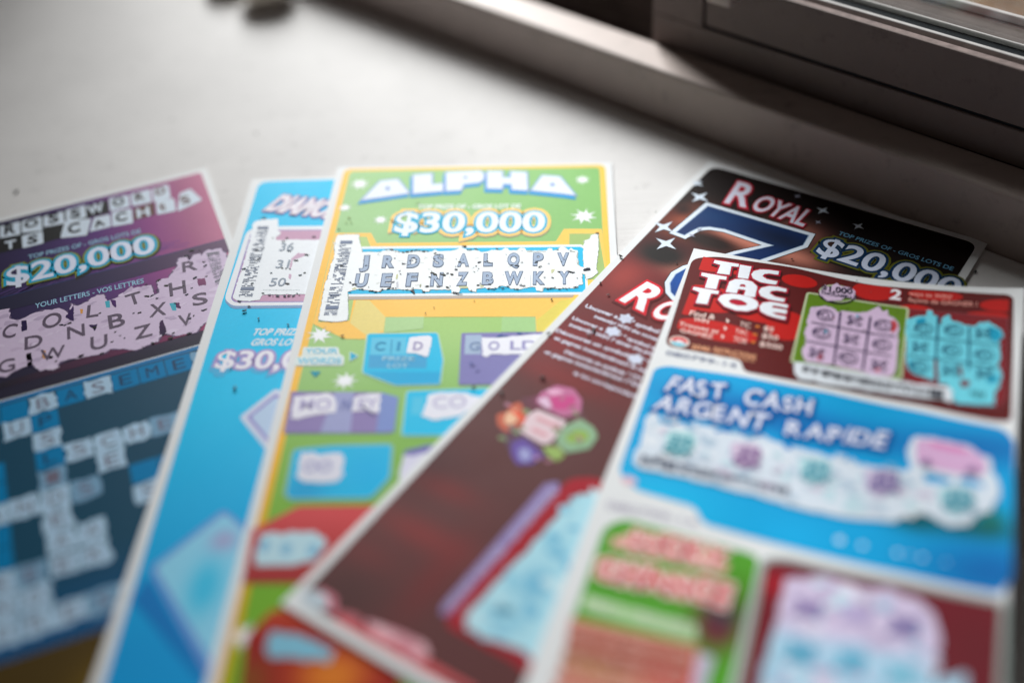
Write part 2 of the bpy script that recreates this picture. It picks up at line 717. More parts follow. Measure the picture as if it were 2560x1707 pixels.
# ------------------------------------------------------------------ crossword ticket (lowest, left)
tC = Ticket((-206.57634,372.44009,0.33868,-1.24862), 236, lambda u, v: 0.02,
            'purple scratch ticket with a teal crossword grid and big $20,000, leftmost of the fan')
rC = ramp([(0, (20, 12, 46)), (36, (40, 22, 76)), (58, (84, 38, 112)), (76, (136, 58, 126)), (90, (160, 86, 126)), (101, (188, 108, 140))])
p = tC.part('background_print', 0)
p.poly(rect(2.4, 2.6, 99.2, 103.6, 1.5), lambda u, v: mixc(rC(u), (26, 20, 46), max(0, (v - 62) / 34) * .85), fine=3)
R_ = random.Random(11)
for k in range(46):      # faint printed rays behind the prize
    a = R_.uniform(-2.9, -.2) + math.pi
    a = R_.uniform(.15, 2.9)
    c = (52, 40)
    r0, r1 = R_.uniform(9, 14), R_.uniform(18, 27)
    w = R_.uniform(.012, .03)
    q = [(c[0] + r * 1.5 * math.cos(a + d), c[1] + r * .8 * math.sin(a + d)) for r, d in ((r0, -w), (r1, -w * .6), (r1, w * .6), (r0, w))]
    if all(4 < x[0] < 98 and 4 < x[1] < 60 for x in q):
        p.poly(q, mixc(rC(q[0][0]), (150, 110, 190), .22))
p.done()
p = tC.part('caption_band', 1)
p.poly(rect(2.4, 50.2, 99.2, 58.6), lambda u, v: mixc(mixc((18, 22, 48), rC(u), .35), (120, 84, 120), max(0, (u - 70) / 60)), fine=5)
p.poly([(2.4, 50.0), (99.2, 50.0), (99.2, 50.5), (2.4, 50.5)], lambda u, v: mixc((24, 48, 96), rC(u), .2), fine=5)
p.poly([(2.4, 96), (99, 92.0), (99, 97), (2.4, 98.5)], lambda u, v: mixc((22, 14, 34), (150, 40, 98), (u - 20) / 70), fine=5)
p.done()

p = tC.part('title_tiles', 1)
BLK, TILE, GLOSS_BRN = (12, 12, 14), (206, 218, 232), (96, 62, 56)  # the brown is black tile print with the gloss fading painted in
p.poly([(24.37,4.74),(64.15,5.88),(63.58,14.83),(40.66,14.23),(39.85,23.96),(23.38,22.96)], BLK)
p.poly([(40.21,13.52),(56.23,14.47),(55.02,25.66),(45.07,23.42),(39.89,23.51)], BLK)
p.poly([(72.19,15.79),(79.76,15.43),(78.80,23.60),(71.11,23.79)], GLOSS_BRN)
tiles = [[(25.82,5.45),(32.94,5.48),(32.44,14.58),(25.36,13.62)], [(33.30,5.66),(40.47,5.68),(40.04,15.64),(32.81,13.79)], [(40.94,6.16),(48.32,6.01),(47.89,14.58),(40.41,13.52)],
         [(48.87,5.52),(56.08,5.24),(55.68,14.19),(48.34,13.81)], [(64.54,4.77),(71.87,5.68),(71.36,14.35),(63.79,14.17)], [(72.30,5.37),(79.94,5.31),(79.03,15.07),(71.73,14.43)],
         [(80.34,5.34),(86.56,5.40),(86.03,15.44),(79.41,15.16)],
         [(32.63,15.40),(40.02,15.87),(39.78,23.93),(32.34,23.83)], [(47.92,12.86),(57.27,15.48),(54.53,26.00),(45.27,23.38)], [(57.97,15.32),(63.86,15.72),(63.23,24.35),(55.43,24.17)],
         [(64.38,14.56),(71.71,15.55),(70.90,25.67),(63.34,24.50)], [(80.32,14.46),(87.10,15.88),(86.35,24.84),(79.42,24.11)], [(89.17,13.55),(93.67,12.11),(96.48,21.93),(86.52,25.46)]]
for q in tiles:
    p.poly(rounded(offset_poly(q, -.12), .7, 3), TILE)
p.poly([(22.84,5.47),(25.44,5.51),(25.11,13.64),(22.43,13.52)], TILE)
p.done()
q2 = tC.part('title_lettering', 2, p)
def tl(s, a, b, t, col=BLK, bold=.04): q2.text(s, a, b, t, col, bold)
tl('R', (26.89,11.85), (30.99,12.17), (27.24,5.90))
tl('O', (34.04,11.22), (39.03,11.21), (34.36,6.68))
tl('S', (42.47,11.92), (46.12,11.97), (43.09,6.22))
tl('S', (50.01,12.15), (53.66,12.44), (50.55,6.61))
tl('W', (56.32,12.50), (62.33,12.43), (56.95,6.70), TILE)
tl('O', (65.29,11.35), (69.52,11.64), (65.92,6.24))
tl('R', (73.58,11.34), (76.95,11.45), (74.22,6.69), mixc(BLK, GLOSS_BRN, .6))
tl('D', (81.09,10.90), (84.74,11.14), (81.75,6.48), GLOSS_BRN)
tl('T', (26.60,21.73), (30.35,21.92), (26.88,16.90), TILE)
tl('S', (34.25,21.93), (37.78,22.24), (34.60,17.09))
tl('C', (48.31,21.88), (52.65,22.08), (49.64,15.94))
tl('A', (57.52,22.27), (61.45,22.00), (58.61,18.13))
tl('C', (65.11,22.08), (69.14,22.33), (65.79,16.67))
tl('H', (72.64,22.81), (77.21,23.07), (73.42,17.16), TILE)
tl('E', (81.29,21.79), (83.25,21.68), (81.74,17.93), GLOSS_BRN)
tl('S', (88.98,21.51), (92.38,21.27), (88.97,16.53), GLOSS_BRN)
q2.done()

p = tC.part('prize_caption', 2)
p.text('TOP PRIZES OF - GROS LOTS DE', (33.92,31.56), (72.48,33.03), (34.10,29.02), (150, 196, 222), .012)
p.done()
p = tC.part('letters_caption', 2)
p.text('YOUR LETTERS - VOS LETTRES', (33.85,61.41), (69.22,63.35), (34.05,58.78), (150, 196, 222), .012)
p.done()
p = tC.part('prize_lettering', 2)
p.outlined('$20,000', (25.81,44.70), (75.70,46.87), (25.62,34.20),
           [((24, 22, 10), .14, (.3, .7)), ((124, 134, 24), .125, (0, 0)), ((0, 160, 200), .08, (0, 0)), ((216, 222, 242), .018, (0, 0))])
p.done()

sp = tC.part('scratched_panel', 2, mat=M_SCRATCH)
LAV = (208, 190, 216)
out = [(21.55,57.99),(22.88,57.45),(25.79,57.66),(25.72,64.06),(28.84,65.55),(31.86,64.09),(36.11,63.79),(41.86,65.37),(44.04,69.93),(45.28,64.06),(47.05,66.09),(50.43,65.34),(53.65,63.29),(55.94,63.79),(56.41,68.22),(61.16,67.51),(63.51,65.01),(67.86,65.28),(71.20,65.67),(71.35,71.52),(73.09,71.15),(73.45,64.29),(77.22,64.25),(79.63,61.02)]
out += [(81.04,59.10),(82.01,54.75),(84.79,54.65),(85.54,57.69),(87.14,54.82),(89.50,54.98),(89.75,56.57),(91.78,54.12),(96.92,55.15),(97.78,59.02),(97.49,63.26)]
out += [(94.71,68.97),(88.45,91.21),(83.93,94.18),(81.09,97.31),(77.00,96.47),(74.42,96.35),(71.05,93.08),(68.92,96.48),(61.68,97.93),(58.24,95.21),(54.58,94.02),(51.58,95.29),(46.40,93.90),(42.42,93.08),(39.29,93.19),(37.87,95.16),(32.66,94.79),(30.82,90.77),(28.36,90.66),(24.91,91.65),(22.68,93.19),(19.75,91.29)]
sp.poly(ragged(offset_poly(ragged(out, .1, 3, 2), .25), .3, .7, 8), (104, 88, 118))
sp.poly(ragged(out, .28, .9, 5), LAV)
mottle(sp, out, [(198, 178, 206), (216, 200, 224), (188, 170, 198)], 60, 2.2, 4, .4)
dk = lambda u, v: mixc(rC(u), (26, 20, 46), max(0, (v - 62) / 34) * .85)
for q in ([(42.69,70.45),(45.79,65.49),(45.12,73.91),(44.09,72.84)], [(29.12,66.26),(30.85,66.80),(30.47,72.04),(28.85,72.40)], [(57.65,67.62),(59.30,69.01),(58.81,72.92),(57.70,71.21)], [(86.03,69.13),(88.67,69.79),(88.26,73.91),(85.96,73.41)],
          [(36.78,78.97),(37.57,79.07),(37.16,81.92),(35.79,81.27)], [(29.43,84.25),(30.98,84.44),(30.74,91.79),(29.25,91.08)], [(49.36,78.23),(52.19,79.01),(50.84,82.32)], [(71.11,86.35),(72.11,86.25),(72.18,94.17),(69.69,93.54)], [(76.55,79.09),(78.50,79.44),(78.43,82.93),(76.82,81.57)]):
    sp.poly(ragged(q, .15, .8, 3), dk)
for q in ([(55.78,67.92),(57.26,68.03),(56.94,72.03),(55.69,71.43)], [(75.31,78.49),(77.26,78.84),(76.86,83.34),(75.63,82.75)]):
    sp.poly(q, (70, 170, 190))
for q in ([(47.63,68.44),(48.57,68.89),(48.15,71.32),(47.53,71.02)], [(29.28,77.62),(30.08,77.45),(29.72,81.13),(29.11,80.84)], [(34.06,85.09),(35.29,85.40),(34.79,89.47),(34.05,89.12)]):
    sp.poly(q, (214, 150, 70))
sp.done()
lt_ = tC.part('revealed_letters', 4, sp)
LC = (92, 78, 98)
for s, a, b, t in (('C', (22.32,72.92), (26.69,73.89), (22.71,66.06)), ('O', (34.75,73.40), (40.74,74.68), (35.34,66.05)), ('L', (49.00,74.05), (52.84,74.73), (49.69,67.66)),
                   ('T', (62.51,73.81), (67.53,73.57), (63.32,67.65)), ('R', (82.21,63.22), (87.31,63.80), (83.14,57.63)), ('H', (76.08,74.70), (81.56,75.23), (77.20,67.64)),
                   ('S', (82.21,83.28), (87.13,83.88), (83.25,77.25)), ('X', (68.17,82.93), (73.48,83.75), (69.12,76.40)), ('V', (76.39,92.27), (80.60,92.59), (77.35,86.47)),
                   ('N', (42.17,82.65), (47.71,83.07), (42.76,76.49)), ('B', (55.31,83.33), (60.47,83.53), (56.16,76.32)), ('D', (28.96,82.13), (34.52,82.59), (29.41,75.74)),
                   ('Z', (62.27,92.49), (67.88,92.68), (63.13,86.22)), ('U', (48.38,91.62), (53.69,92.24), (49.09,85.11)), ('W', (33.17,90.30), (40.75,90.96), (33.63,84.62)),
                   ('G', (20.40,90.56), (25.57,90.92), (20.74,84.42))):
    lt_.text(s, a, b, t, LC, .012)
lt_.done()
cf = tC.part('coating_remnants', 5, sp)
fl = [(69.81,64.69),(73.81,64.15),(75.91,68.25),(85.49,68.25),(81.23,71.13),(83.56,73.47),(72.67,69.43),(69.03,71.30),(70.64,71.78),(89.14,69.09),(81.37,76.35),(80.14,89.52),(81.63,88.52),(84.86,87.18),(71.99,73.93),(72.76,96.66),(78.55,96.93),(67.27,96.79),(63.98,97.40),(63.70,78.48),(65.59,79.10),(43.59,74.61),(42.28,74.84),(41.04,74.25),(56.88,85.76),(58.16,88.33),(51.06,80.45),(53.47,73.58),(55.35,90.30),(59.21,90.21),(85.57,86.94),(82.75,95.31),(77.17,79.39),(70.89,94.12),(74.07,94.52),(37.82,92.23),(51.64,94.78)]
fl += [(87.37,51.97),(89.82,53.17),(85.11,54.32),(89.96,60.56),(89.92,62.94)]
cf.flecks(fl, .9, seed=4)
cf.done()
bc = tC.part('barcode', 4, sp)
stripes(bc, [(91.62,55.90),(95.92,56.71),(94.45,74.46),(91.27,75.57)], (120, 120, 132), 3)
bc.done()

gp = tC.part('crossword_grid', 1)
gp.poly(rect(2.4, 104.2, 99.2, 203), lambda u, v: mixc((0, 66, 92), (0, 76, 124), max(0, (v - 176) / 24)), fine=6)
gp.poly(rect(2.4, 104.2, 99.2, 106.0), (0, 110, 168))
gp.done()
gl_ = tC.part('grid_squares', 2, gp, M_SCRATCH)
CW = 8.17
pat = ['..ww.wbwbbbwb', '...wb.....w.b', '....w.....b.w', '..b.bwwwwww.b', '..b.w.wb..b.w', 'wwwwww.bb.w..', '..b.w..w.bwww', '.wb.ww...w..b', '..wwwwb.w.w..',
       '..w....b..wbb', '.bwwww.b...w.', 'bb....b..wwwb']
pat = ['...bwbwbbbwb', '...wb.....w.', '....w.....b.', '..b.bwwwwww.', '..b.w.w...b.', 'wwwwww.bb.w.', '..b.w..w.bww', '.wb.ww...w..', '..wwww..w.w.',
       '..ww...b..wb', '.bwwwww.b..w', 'bb....b..www']
pat[0] = '..bbwbwbbbwb'
for r, row in enumerate(pat):
    for c, ch in enumerate(row):
        u, v = 32.3 + (c - 4) * CW, 110.6 + r * 8.35
        if u < 3 or u > 96: continue
        q = rect(u - CW / 2 + .18, v - 4.0, u + CW / 2 - .18, v + 4.0)
        if ch == 'w':
            gl_.poly(ragged(q, .5, 1.6, r * 20 + c), (170, 200, 224) if (r * 7 + c * 3) % 5 else (120, 160, 190))
        elif ch == 'b':
            gl_.poly(q, (0, 122, 176))
gl_.done()
gt = tC.part('grid_letters', 3, gl_)
words = ['....BASEMENT', '...UP.....Y.', '....S.......', '....LSCHERON', '....I.E.....', 'STANDS....D.', '....E..S....', '.A.LAW...O..', '..SEEK..T.A.', '..NO......N.', '..DRESSY....', '.........SIT']
for r, row in enumerate(words):
    for c, ch in enumerate(row):
        if ch == '.' or pat[r][c] == '.': continue
        u, v = 32.3 + (c - 4) * CW, 110.6 + r * 8.35
        if u < 3 or u > 96: continue
        gt.text(ch, (u - 1.8, v + 2.3), (u + 1.9, v + 2.3), (u - 1.8, v - 2.6), (0, 56, 92) if pat[r][c] == 'b' else (110, 104, 122), 0)
gt.done()
p = tC.part('gold_footer', 2)
p.poly(rect(2.4, 203.2, 99.2, 233), blobs((70, 52, 8), ((40, 222), 9, 10, (126, 98, 10), .9), ((70, 212), 12, 9, (120, 90, 14), .8)), fine=3)
p.done()

# ------------------------------------------------------------------ cyan diamond ticket
tD = Ticket((-91.77957,394.61375,-0.06161,-1.62915), 236, lambda u, v: 0.65 - 0.6 * u / 101.6,
            'cyan blue scratch ticket with diamond outlines, half hidden under the green ticket')
p = tD.part('background_print', 0)
p.poly(rect(3.0, 2.0, 98.6, 233, 4), lambda u, v: mixc((0, 194, 240), (0, 150, 214), (v - 120) / 90), fine=6)  # lighter upper part paints the gloss sheen into the cyan
p.done()
p = tD.part('title_lettering', 1)
p.outlined('DIAMONDS', (7.96,20.41), (43.13,29.36), (5.71,10.04), [((0, 120, 190), .12, (.5, .7)), ((168, 128, 160), .1, (0, 0)), ((232, 226, 236), .05, (0, 0))], slant=.28)
p.done()
fr_ = tD.part('play_panel', 1)
o1 = [(14.46,31.20),(36.95,32.09),(40.25,76.52),(6.71,75.72),(3.85,72.23),(3.48,69.86),(3.92,35.00),(5.45,32.10)]
fr_.poly(offset_poly(rounded([(a + .3, b + 1.4) for a, b in o1], 1.5), .1), (120, 156, 196))
fr_.poly(rounded(o1, 2), (232, 234, 240))
o2 = [(15.13,33.41),(36.58,34.24),(39.50,75.19),(7.09,73.88),(5.53,71.84),(5.63,34.00)]
fr_.poly(rounded(o2, 1.2), (150, 136, 190))
fr_.poly(rounded(offset_poly(o2, -.5), 1), (196, 150, 180))
fr_.text('DIAMOND', (21.67,37.61), (33.94,38.13), (21.42,35.08), (228, 214, 226), .02, slant=.2)
fr_.done()
sp = tD.part('scratched_panel', 3, fr_, M_SCRATCH)
sp.poly(ragged([(5.46,28.54),(6.21,27.36),(10.56,26.70),(14.14,26.78),(14.81,33.39),(16.36,35.63),(14.94,38.50),(15.53,39.86),(17.98,39.55),(21.11,39.71),(25.49,39.93),(28.61,40.09),(33.27,40.11),(35.12,70.55),(28.07,70.47),(25.72,70.46),(21.01,70.40),(15.72,70.40),(15.28,72.97),(12.14,73.44),(7.95,72.98),(6.42,71.88),(6.12,64.71),(6.24,53.86),(6.30,48.27)], .22, .9, 8), (238, 242, 248))
for q in ([(24.13,47.59),(27.59,48.27),(25.73,50.23),(22.89,51.62),(23.05,56.65),(22.44,56.63),(22.43,50.58)], [(22.75,59.61),(23.80,59.66),(23.80,62.60),(23.27,62.09)]):
    sp.poly(ragged(q, .12, .8, 2), (205, 172, 196))
sp.done()
lt_ = tD.part('revealed_numbers', 5, sp)
for s, a, b, t in (('36', (17.30,46.07), (22.14,46.20), (16.81,41.61)), ('31', (17.65,55.90), (22.11,56.01), (17.15,51.45)), ('50', (17.08,65.78), (22.43,65.93), (16.61,61.54))):
    lt_.text(s, a, b, t, (142, 154, 170), .012)
for k in range(26):
    a = lerp((15.58,67.83), (27.91,68.38), k / 26); b = lerp((15.58,67.83), (27.91,68.38), (k + .5) / 26)
    lt_.line(a, b, .18, (150, 170, 168))
lt_.done()
bc = tD.part('barcode', 5, sp)
stripes(bc, [(7.50,31.11),(11.39,31.31),(12.56,71.21),(7.96,71.10)], (112, 124, 148), 5)
bc.done()
cf = tD.part('coating_remnants', 7, sp)
cf.flecks([(20.88,46.40),(27.06,48.86),(27.72,49.20),(24.16,51.93),(16.73,58.59),(27.92,59.11),(26.74,60.29),(23.08,64.75),(20.10,56.12),(21.35,56.37),(22.76,56.74),(11.77,44.29),(9.46,45.22),(10.50,51.28),(10.07,52.27),(11.14,50.55),(7.07,55.90),(11.25,64.21),(18.11,70.60),(19.35,71.03),(20.87,71.34),(23.23,71.44),(24.68,71.36),(26.16,71.43),(27.85,70.94),(15.87,69.55),(18.93,38.70),(28.38,38.38),(18.12,40.51),(8.84,25.95),(9.06,21.47),(11.72,23.02),(8.78,73.48),(12.36,76.34),(11.35,78.83),(7.65,26.44),(14.06,38.45),(27.15,70.20)], .78, ((10, 50, 70), (22, 26, 40), (20, 40, 44)), 6)
cf.done()
p = tD.part('prize_caption', 1)
p.text('TOP PRIZES OF', (15.60,90.74), (37.02,91.61), (15.38,87.67), (226, 234, 242), .03, slant=.22)
p.text('GROS LOTS DE', (16.03,95.71), (36.88,96.54), (15.78,92.69), (226, 234, 242), .03, slant=.22)
p.done()
p = tD.part('prize_lettering', 1)
p.outlined('$30,000', (6.86,106.22), (44.74,107.45), (5.29,98.32), [((70, 176, 222), .1, (-.6, 1.3)), ((168, 150, 206), .09, (0, 0)), ((236, 234, 244), .02, (0, 0))])
p.done()
p = tD.part('diamond_outline', 1)
dm = [(18.67,128.16),(27.49,115.86),(42.15,126.75),(36.66,152.18)]
p.poly(rounded(dm, 1.5), (206, 216, 238))
p.poly(rounded(offset_poly(dm, -1.8), 1), (150, 140, 204))
p.poly(rounded(offset_poly(dm, -2.8), 1), (186, 208, 236))
p.done()
p = tD.part('diamond_gem', 1)
g1 = [(5.42,183.77),(21.04,163.55),(46.11,187.27),(32.81,224.42)]
p.poly(rounded(g1, 2), (110, 150, 214))
p.poly(rounded([(7.03,183.54),(21.62,165.43),(44.06,187.23),(32.44,219.57)], 2), blobs((140, 208, 236), ((21.26,190.05), 4.0, 8, (60, 190, 230), 1.2), ((23.22,174.82), 3.5, 3.5, (170, 150, 196), .8)), fine=2)
p.poly([(6.05,186.39),(14.93,199.11),(28.84,218.63),(26.46,218.60),(3.61,193.96)], (0, 118, 190))
p.done()
# ------------------------------------------------------------------ green ticket with the two letter rows
tA = Ticket((-60.10766,398.00449,-0.08363,-1.64636), 236, lambda u, v: 1.15 - 1.0 * u / 101.6,
            'green scratch ticket with yellow border and $30,000, in the middle of the fan')
CY, OR, GR = (0, 186, 232), (255, 194, 84), (144, 200, 96)
p = tA.part('background_print', 0)
p.poly(rect(2.7, 1.3, 99.2, 233, 3.2), lambda u, v: mixc((252, 196, 78), (216, 160, 0), (v - 120) / 90), fine=8)
p.poly(rect(4.9, 3.0, 97.2, 231, 2.0), blobs(lambda u, v: mixc(mixc((160, 202, 142), (132, 186, 108), u / 95), (112, 168, 36), (v - 100) / 90), ((50, 90), 60, 26, (174, 210, 118), .7)), fine=5)
p.done()
for c, R, k, rt in (((9.72,11.83), 4.2, 10, .2), ((6.25,27.02), 2.9, 9, .1), ((19.93,34.93), 3.0, 9, .3), ((90.70,11.33), 3.2, 10, 0), ((90.90,34.51), 5.0, 8, .25),
                    ((7.94,97.55), 4.6, 8, .3), ((18.70,118.96), 4.4, 10, 0), ((6.90,211.22), 4.4, 10, .2)):
    p = tA.part('star_burst', 1)
    p.poly(star(c, R, R * .3, 8, rt), (244, 246, 250))
    p.poly(star(c, R * .66, R * .36, 8, rt + .2), (246, 248, 252))
    p.done()
p = tA.part('title_lettering', 2)
L_ALPHA = [([(17.14,10.15),(23.29,9.09),(28.45,18.48),(11.82,22.42)], [[(19.44,15.62),(20.09,13.53),(21.49,15.68),(20.43,16.70)]]),
           ([(28.87,6.40),(35.66,5.68),(36.25,13.07),(40.15,12.52),(40.51,17.41),(30.01,18.78)], []),
           ([(40.92,5.03),(53.37,4.48),(54.78,6.53),(54.86,10.02),(53.51,12.11),(47.61,13.15),(47.13,17.05),(41.81,17.42)], [[(47.31,8.19),(48.45,7.69),(49.25,8.78),(48.41,9.56),(47.39,9.53)]]),
           ([(56.02,4.81),(61.52,4.97),(61.67,9.04),(64.82,9.38),(64.69,5.20),(70.34,5.91),(71.03,17.85),(65.56,17.18),(65.16,13.50),(61.83,13.40),(61.95,16.55),(56.54,16.14)], []),
           ([(76.21,8.24),(82.46,9.23),(88.01,21.41),(83.19,20.13),(72.46,17.89)], [[(78.73,14.42),(79.88,12.87),(81.18,14.75),(79.89,15.76)]])]
for q, ho in L_ALPHA:
    p.poly(offset_poly([(a - .5, b + 2.0) for a, b in q], .55), (20, 150, 212))
for q, ho in L_ALPHA:
    p.poly(offset_poly(q, .6), (132, 158, 212))
p.done()
p2 = tA.part('title_lettering', 4, p)
for q, ho in L_ALPHA:
    p2.poly(q, (226, 234, 246), ho)
p2.done()
p = tA.part('prize_caption', 2)
p.text('TOP PRIZE OF - GROS LOT DE', (32.38,28.54), (68.88,28.99), (32.16,26.02), (222, 236, 226), .05)
p.done()
p = tA.part('prize_lettering', 2)
p.outlined('$30,000', (25.31,42.56), (77.45,43.31), (24.11,31.08),
           [((176, 168, 130), .15, (.1, .9)), ((255, 206, 112), .15, (0, 0)), ((0, 176, 214), .075, (0, 0)), ((230, 238, 250), .025, (0, 0))])
p.done()

fm = tA.part('play_frame', 1)
fm.poly([(5.12,42.57),(17.56,42.86),(20.06,48.82),(81.30,49.26),(84.01,42.04),(96.84,42.35),(99.18,85.52),(101.19,128.10),(76.36,127.89),(75.41,96.63),(75.05,89.46),(27.61,88.95),(27.88,99.46),(21.42,99.76),(15.88,99.50),(4.96,92.09)], (255, 200, 92))
fm.poly([(6.68,44.75),(16.29,44.97),(18.59,51.58),(16.20,79.65),(16.35,90.67),(6.37,91.32)], (176, 206, 128))
fm.poly([(17.10,80.08),(21.58,80.57),(27.57,88.95),(27.84,95.70),(22.58,97.94),(16.63,91.87)], (236, 216, 132))
fm.poly([(85.78,44.69),(95.83,44.92),(97.82,70.96),(91.75,70.85),(90.30,52.46),(85.75,51.44)], (160, 188, 112))
fm.poly([(82.68,81.59),(87.78,80.23),(75.97,100.87),(75.32,91.15)], (226, 208, 92))
fm.poly([(27.61,89.03),(39.82,89.02),(40.07,94.97),(27.96,96.75)], (176, 212, 150))
fm.poly([(64.49,89.39),(75.05,89.56),(75.42,97.02),(64.52,96.87)], (166, 208, 140))
fm.done()
fb = tA.part('play_panel', 2, fm)
fb.poly(rounded([(13.13,78.13),(87.81,76.49),(86.76,80.01),(13.38,80.01)], .6), (186, 172, 162))
fb.poly(rounded([(9.17,50.80),(89.91,51.30),(91.36,53.17),(91.66,76.35),(90.47,78.62),(13.16,78.34)], .8), (238, 242, 246))
fb.poly(rounded([(9.63,52.20),(89.63,52.56),(90.55,53.60),(90.90,75.50),(89.98,77.36),(13.25,77.08)], .6), CY)
fb.done()
sp = tA.part('scratched_panel', 4, fm, M_SCRATCH)
top = [(15.75,54.06),(21.92,54.27),(22.77,53.62),(24.11,53.14),(26.46,53.43),(29.59,54.63),(33.00,54.12),(35.75,53.90),(38.10,54.42),(39.70,54.26),(40.32,53.34),(41.02,53.51),(41.55,54.30),(44.99,54.14),(47.26,53.76),(48.79,52.51),(50.43,52.93)]
top += [(48.61,52.52),(50.97,53.10),(51.54,53.98),(54.89,53.79),(56.24,54.96),(58.81,54.75),(59.80,53.90),(63.17,54.23),(64.15,52.86),(65.19,53.14),(65.48,54.28),(68.31,54.26),(69.31,52.88),(70.86,53.09),(71.41,54.59),(78.33,54.56),(78.71,53.35),(79.86,53.46),(80.18,54.60),(81.79,54.37),(83.15,52.39),(84.35,52.94),(85.50,54.71),(86.22,53.33),(87.04,54.31),(88.47,54.78),(88.54,62.83),(89.48,63.77),(90.53,64.21),(90.49,52.55),(90.94,49.26),(92.64,48.19),(93.12,46.05),(95.55,45.12),(95.56,52.66),(94.74,62.11),(94.53,65.05),(94.98,67.14),(93.40,69.17),(91.14,70.77),(90.93,67.97),(89.69,67.53),(89.99,73.40),(88.63,73.57),(88.37,75.02),(85.66,75.22),(83.57,75.18),(81.97,75.55),(80.73,74.97),(77.28,74.91),(77.06,76.67),(75.13,76.40),(74.81,74.54),(73.32,74.35),(69.88,75.34),(66.91,75.21),(66.38,74.06),(62.89,73.60),(62.44,74.80),(58.98,75.15),(58.45,74.33),(55.75,75.01),(55.64,76.70),(53.63,76.26),(52.99,74.63),(50.27,74.75),(50.16,77.00),(48.91,76.90)]
top += [(47.92,77.06),(47.47,75.27),(43.16,75.37),(40.60,75.14),(40.36,76.29),(38.59,76.26),(38.04,75.10),(35.35,74.76),(34.52,75.40),(29.80,74.81),(25.02,74.87),(24.48,76.01),(23.05,76.13),(22.31,75.54),(20.98,75.52),(18.89,74.83),(17.05,74.44),(15.35,75.13),(13.77,75.82),(14.44,80.05),(15.74,90.14),(15.31,90.67),(12.01,91.10),(8.73,90.92),(6.35,90.20),(6.31,89.24),(6.06,80.26),(5.73,71.25),(6.15,69.05),(6.26,60.80),(6.76,56.97),(5.76,49.12),(5.91,46.32),(6.10,43.99),(9.85,43.67),(13.43,43.92),(14.48,49.31),(15.43,52.41)]
sp.poly(ragged(offset_poly(top, .12), .22, .6, 31), (176, 184, 172))
sp.poly(ragged(top, .16, .9, 21), (246, 250, 253))
mottle(sp, top, [(240, 243, 246), (234, 238, 240), (226, 230, 228)], 60, .9, 5, .35)
for q in ([(49.88,73.15),(50.21,71.33),(53.05,74.29),(52.86,74.82),(50.07,74.41)], [(56.89,73.00),(58.24,72.62),(57.94,74.03),(57.08,74.42)], [(28.80,67.26),(29.41,66.53),(29.44,69.12),(28.92,69.48)], [(79.93,65.18),(81.06,64.99),(80.45,66.86),(79.82,67.47)], [(32.95,72.84),(33.60,72.67),(33.64,74.30),(33.20,74.29)], [(36.93,72.55),(37.62,72.20),(37.60,73.83),(37.12,74.18)], [(15.03,74.33),(16.03,73.44),(16.59,74.36),(15.32,74.88)]):
    sp.poly(ragged(q, .1, .7, 2), (206, 208, 166))
sp.poly(ragged([(88.04,56.85),(88.51,55.13),(88.49,62.40),(88.24,62.82)], .1, .6, 1), (190, 194, 190))
sp.poly([(85.76,54.85),(87.80,55.20),(87.79,55.89),(86.01,55.59)], (168, 172, 166))
sp.poly(ragged([(71.41,54.85),(78.08,54.99),(78.08,55.42),(71.55,55.37)], .08, .8, 4), (176, 184, 182))
sp.poly(ragged([(29.18,70.95),(29.84,70.78),(30.30,74.24),(29.63,74.23)], .1, .8, 4), (204, 206, 214))
sp.poly([(73.00,67.96),(73.30,68.05),(73.27,74.11),(72.97,74.18)], (208, 214, 220))
sp.done()
lt_ = tA.part('revealed_letters', 6, sp)
let = [('J', (15.81,62.77), (19.21,62.58), (15.05,56.76)), ('R', (23.37,62.73), (27.69,62.67), (22.72,56.84)), ('D', (31.76,62.83), (36.07,62.76), (31.16,56.63)), ('S', (40.38,62.70), (44.17,62.54), (39.89,56.59)),
       ('A', (48.52,62.52), (52.63,62.41), (48.12,56.37)), ('L', (57.25,62.50), (60.47,62.43), (56.96,56.41)), ('Q', (65.20,62.57), (69.35,62.53), (64.99,56.36)), ('P', (73.65,62.53), (77.34,62.52), (73.54,56.45)), ('V', (81.69,62.61), (85.77,62.60), (81.67,56.50)),
       ('U', (15.41,73.00), (19.82,72.97), (14.62,66.84)), ('E', (24.04,73.04), (27.72,73.00), (23.34,66.86)), ('F', (32.34,73.01), (36.19,72.97), (31.73,66.79)), ('N', (40.36,73.05), (44.53,72.98), (39.85,66.80)), ('Z', (48.97,72.84), (52.74,72.80), (48.57,66.67)),
       ('B', (57.24,72.60), (61.10,72.59), (56.95,66.65)), ('W', (64.47,72.65), (70.68,72.64), (64.25,66.54)), ('K', (73.84,72.78), (77.88,72.77), (73.73,66.73)), ('Y', (82.21,72.73), (85.97,72.71), (82.20,66.81))]
for s, a, b, t in let:
    lt_.text(s, a, b, t, (88, 102, 132), .075, ref=.075)
for s, a, b, t in let:
    lt_.text(s, a, b, t, (160, 178, 204), .035, lift=.02, ref=.075)
lt_.done()
bc = tA.part('barcode', 6, sp)
stripes(bc, [(7.56,47.36),(11.76,47.46),(11.93,88.20),(7.74,88.31)], (108, 122, 152), 9)
bc.done()
cf = tA.part('coating_remnants', 8, sp)
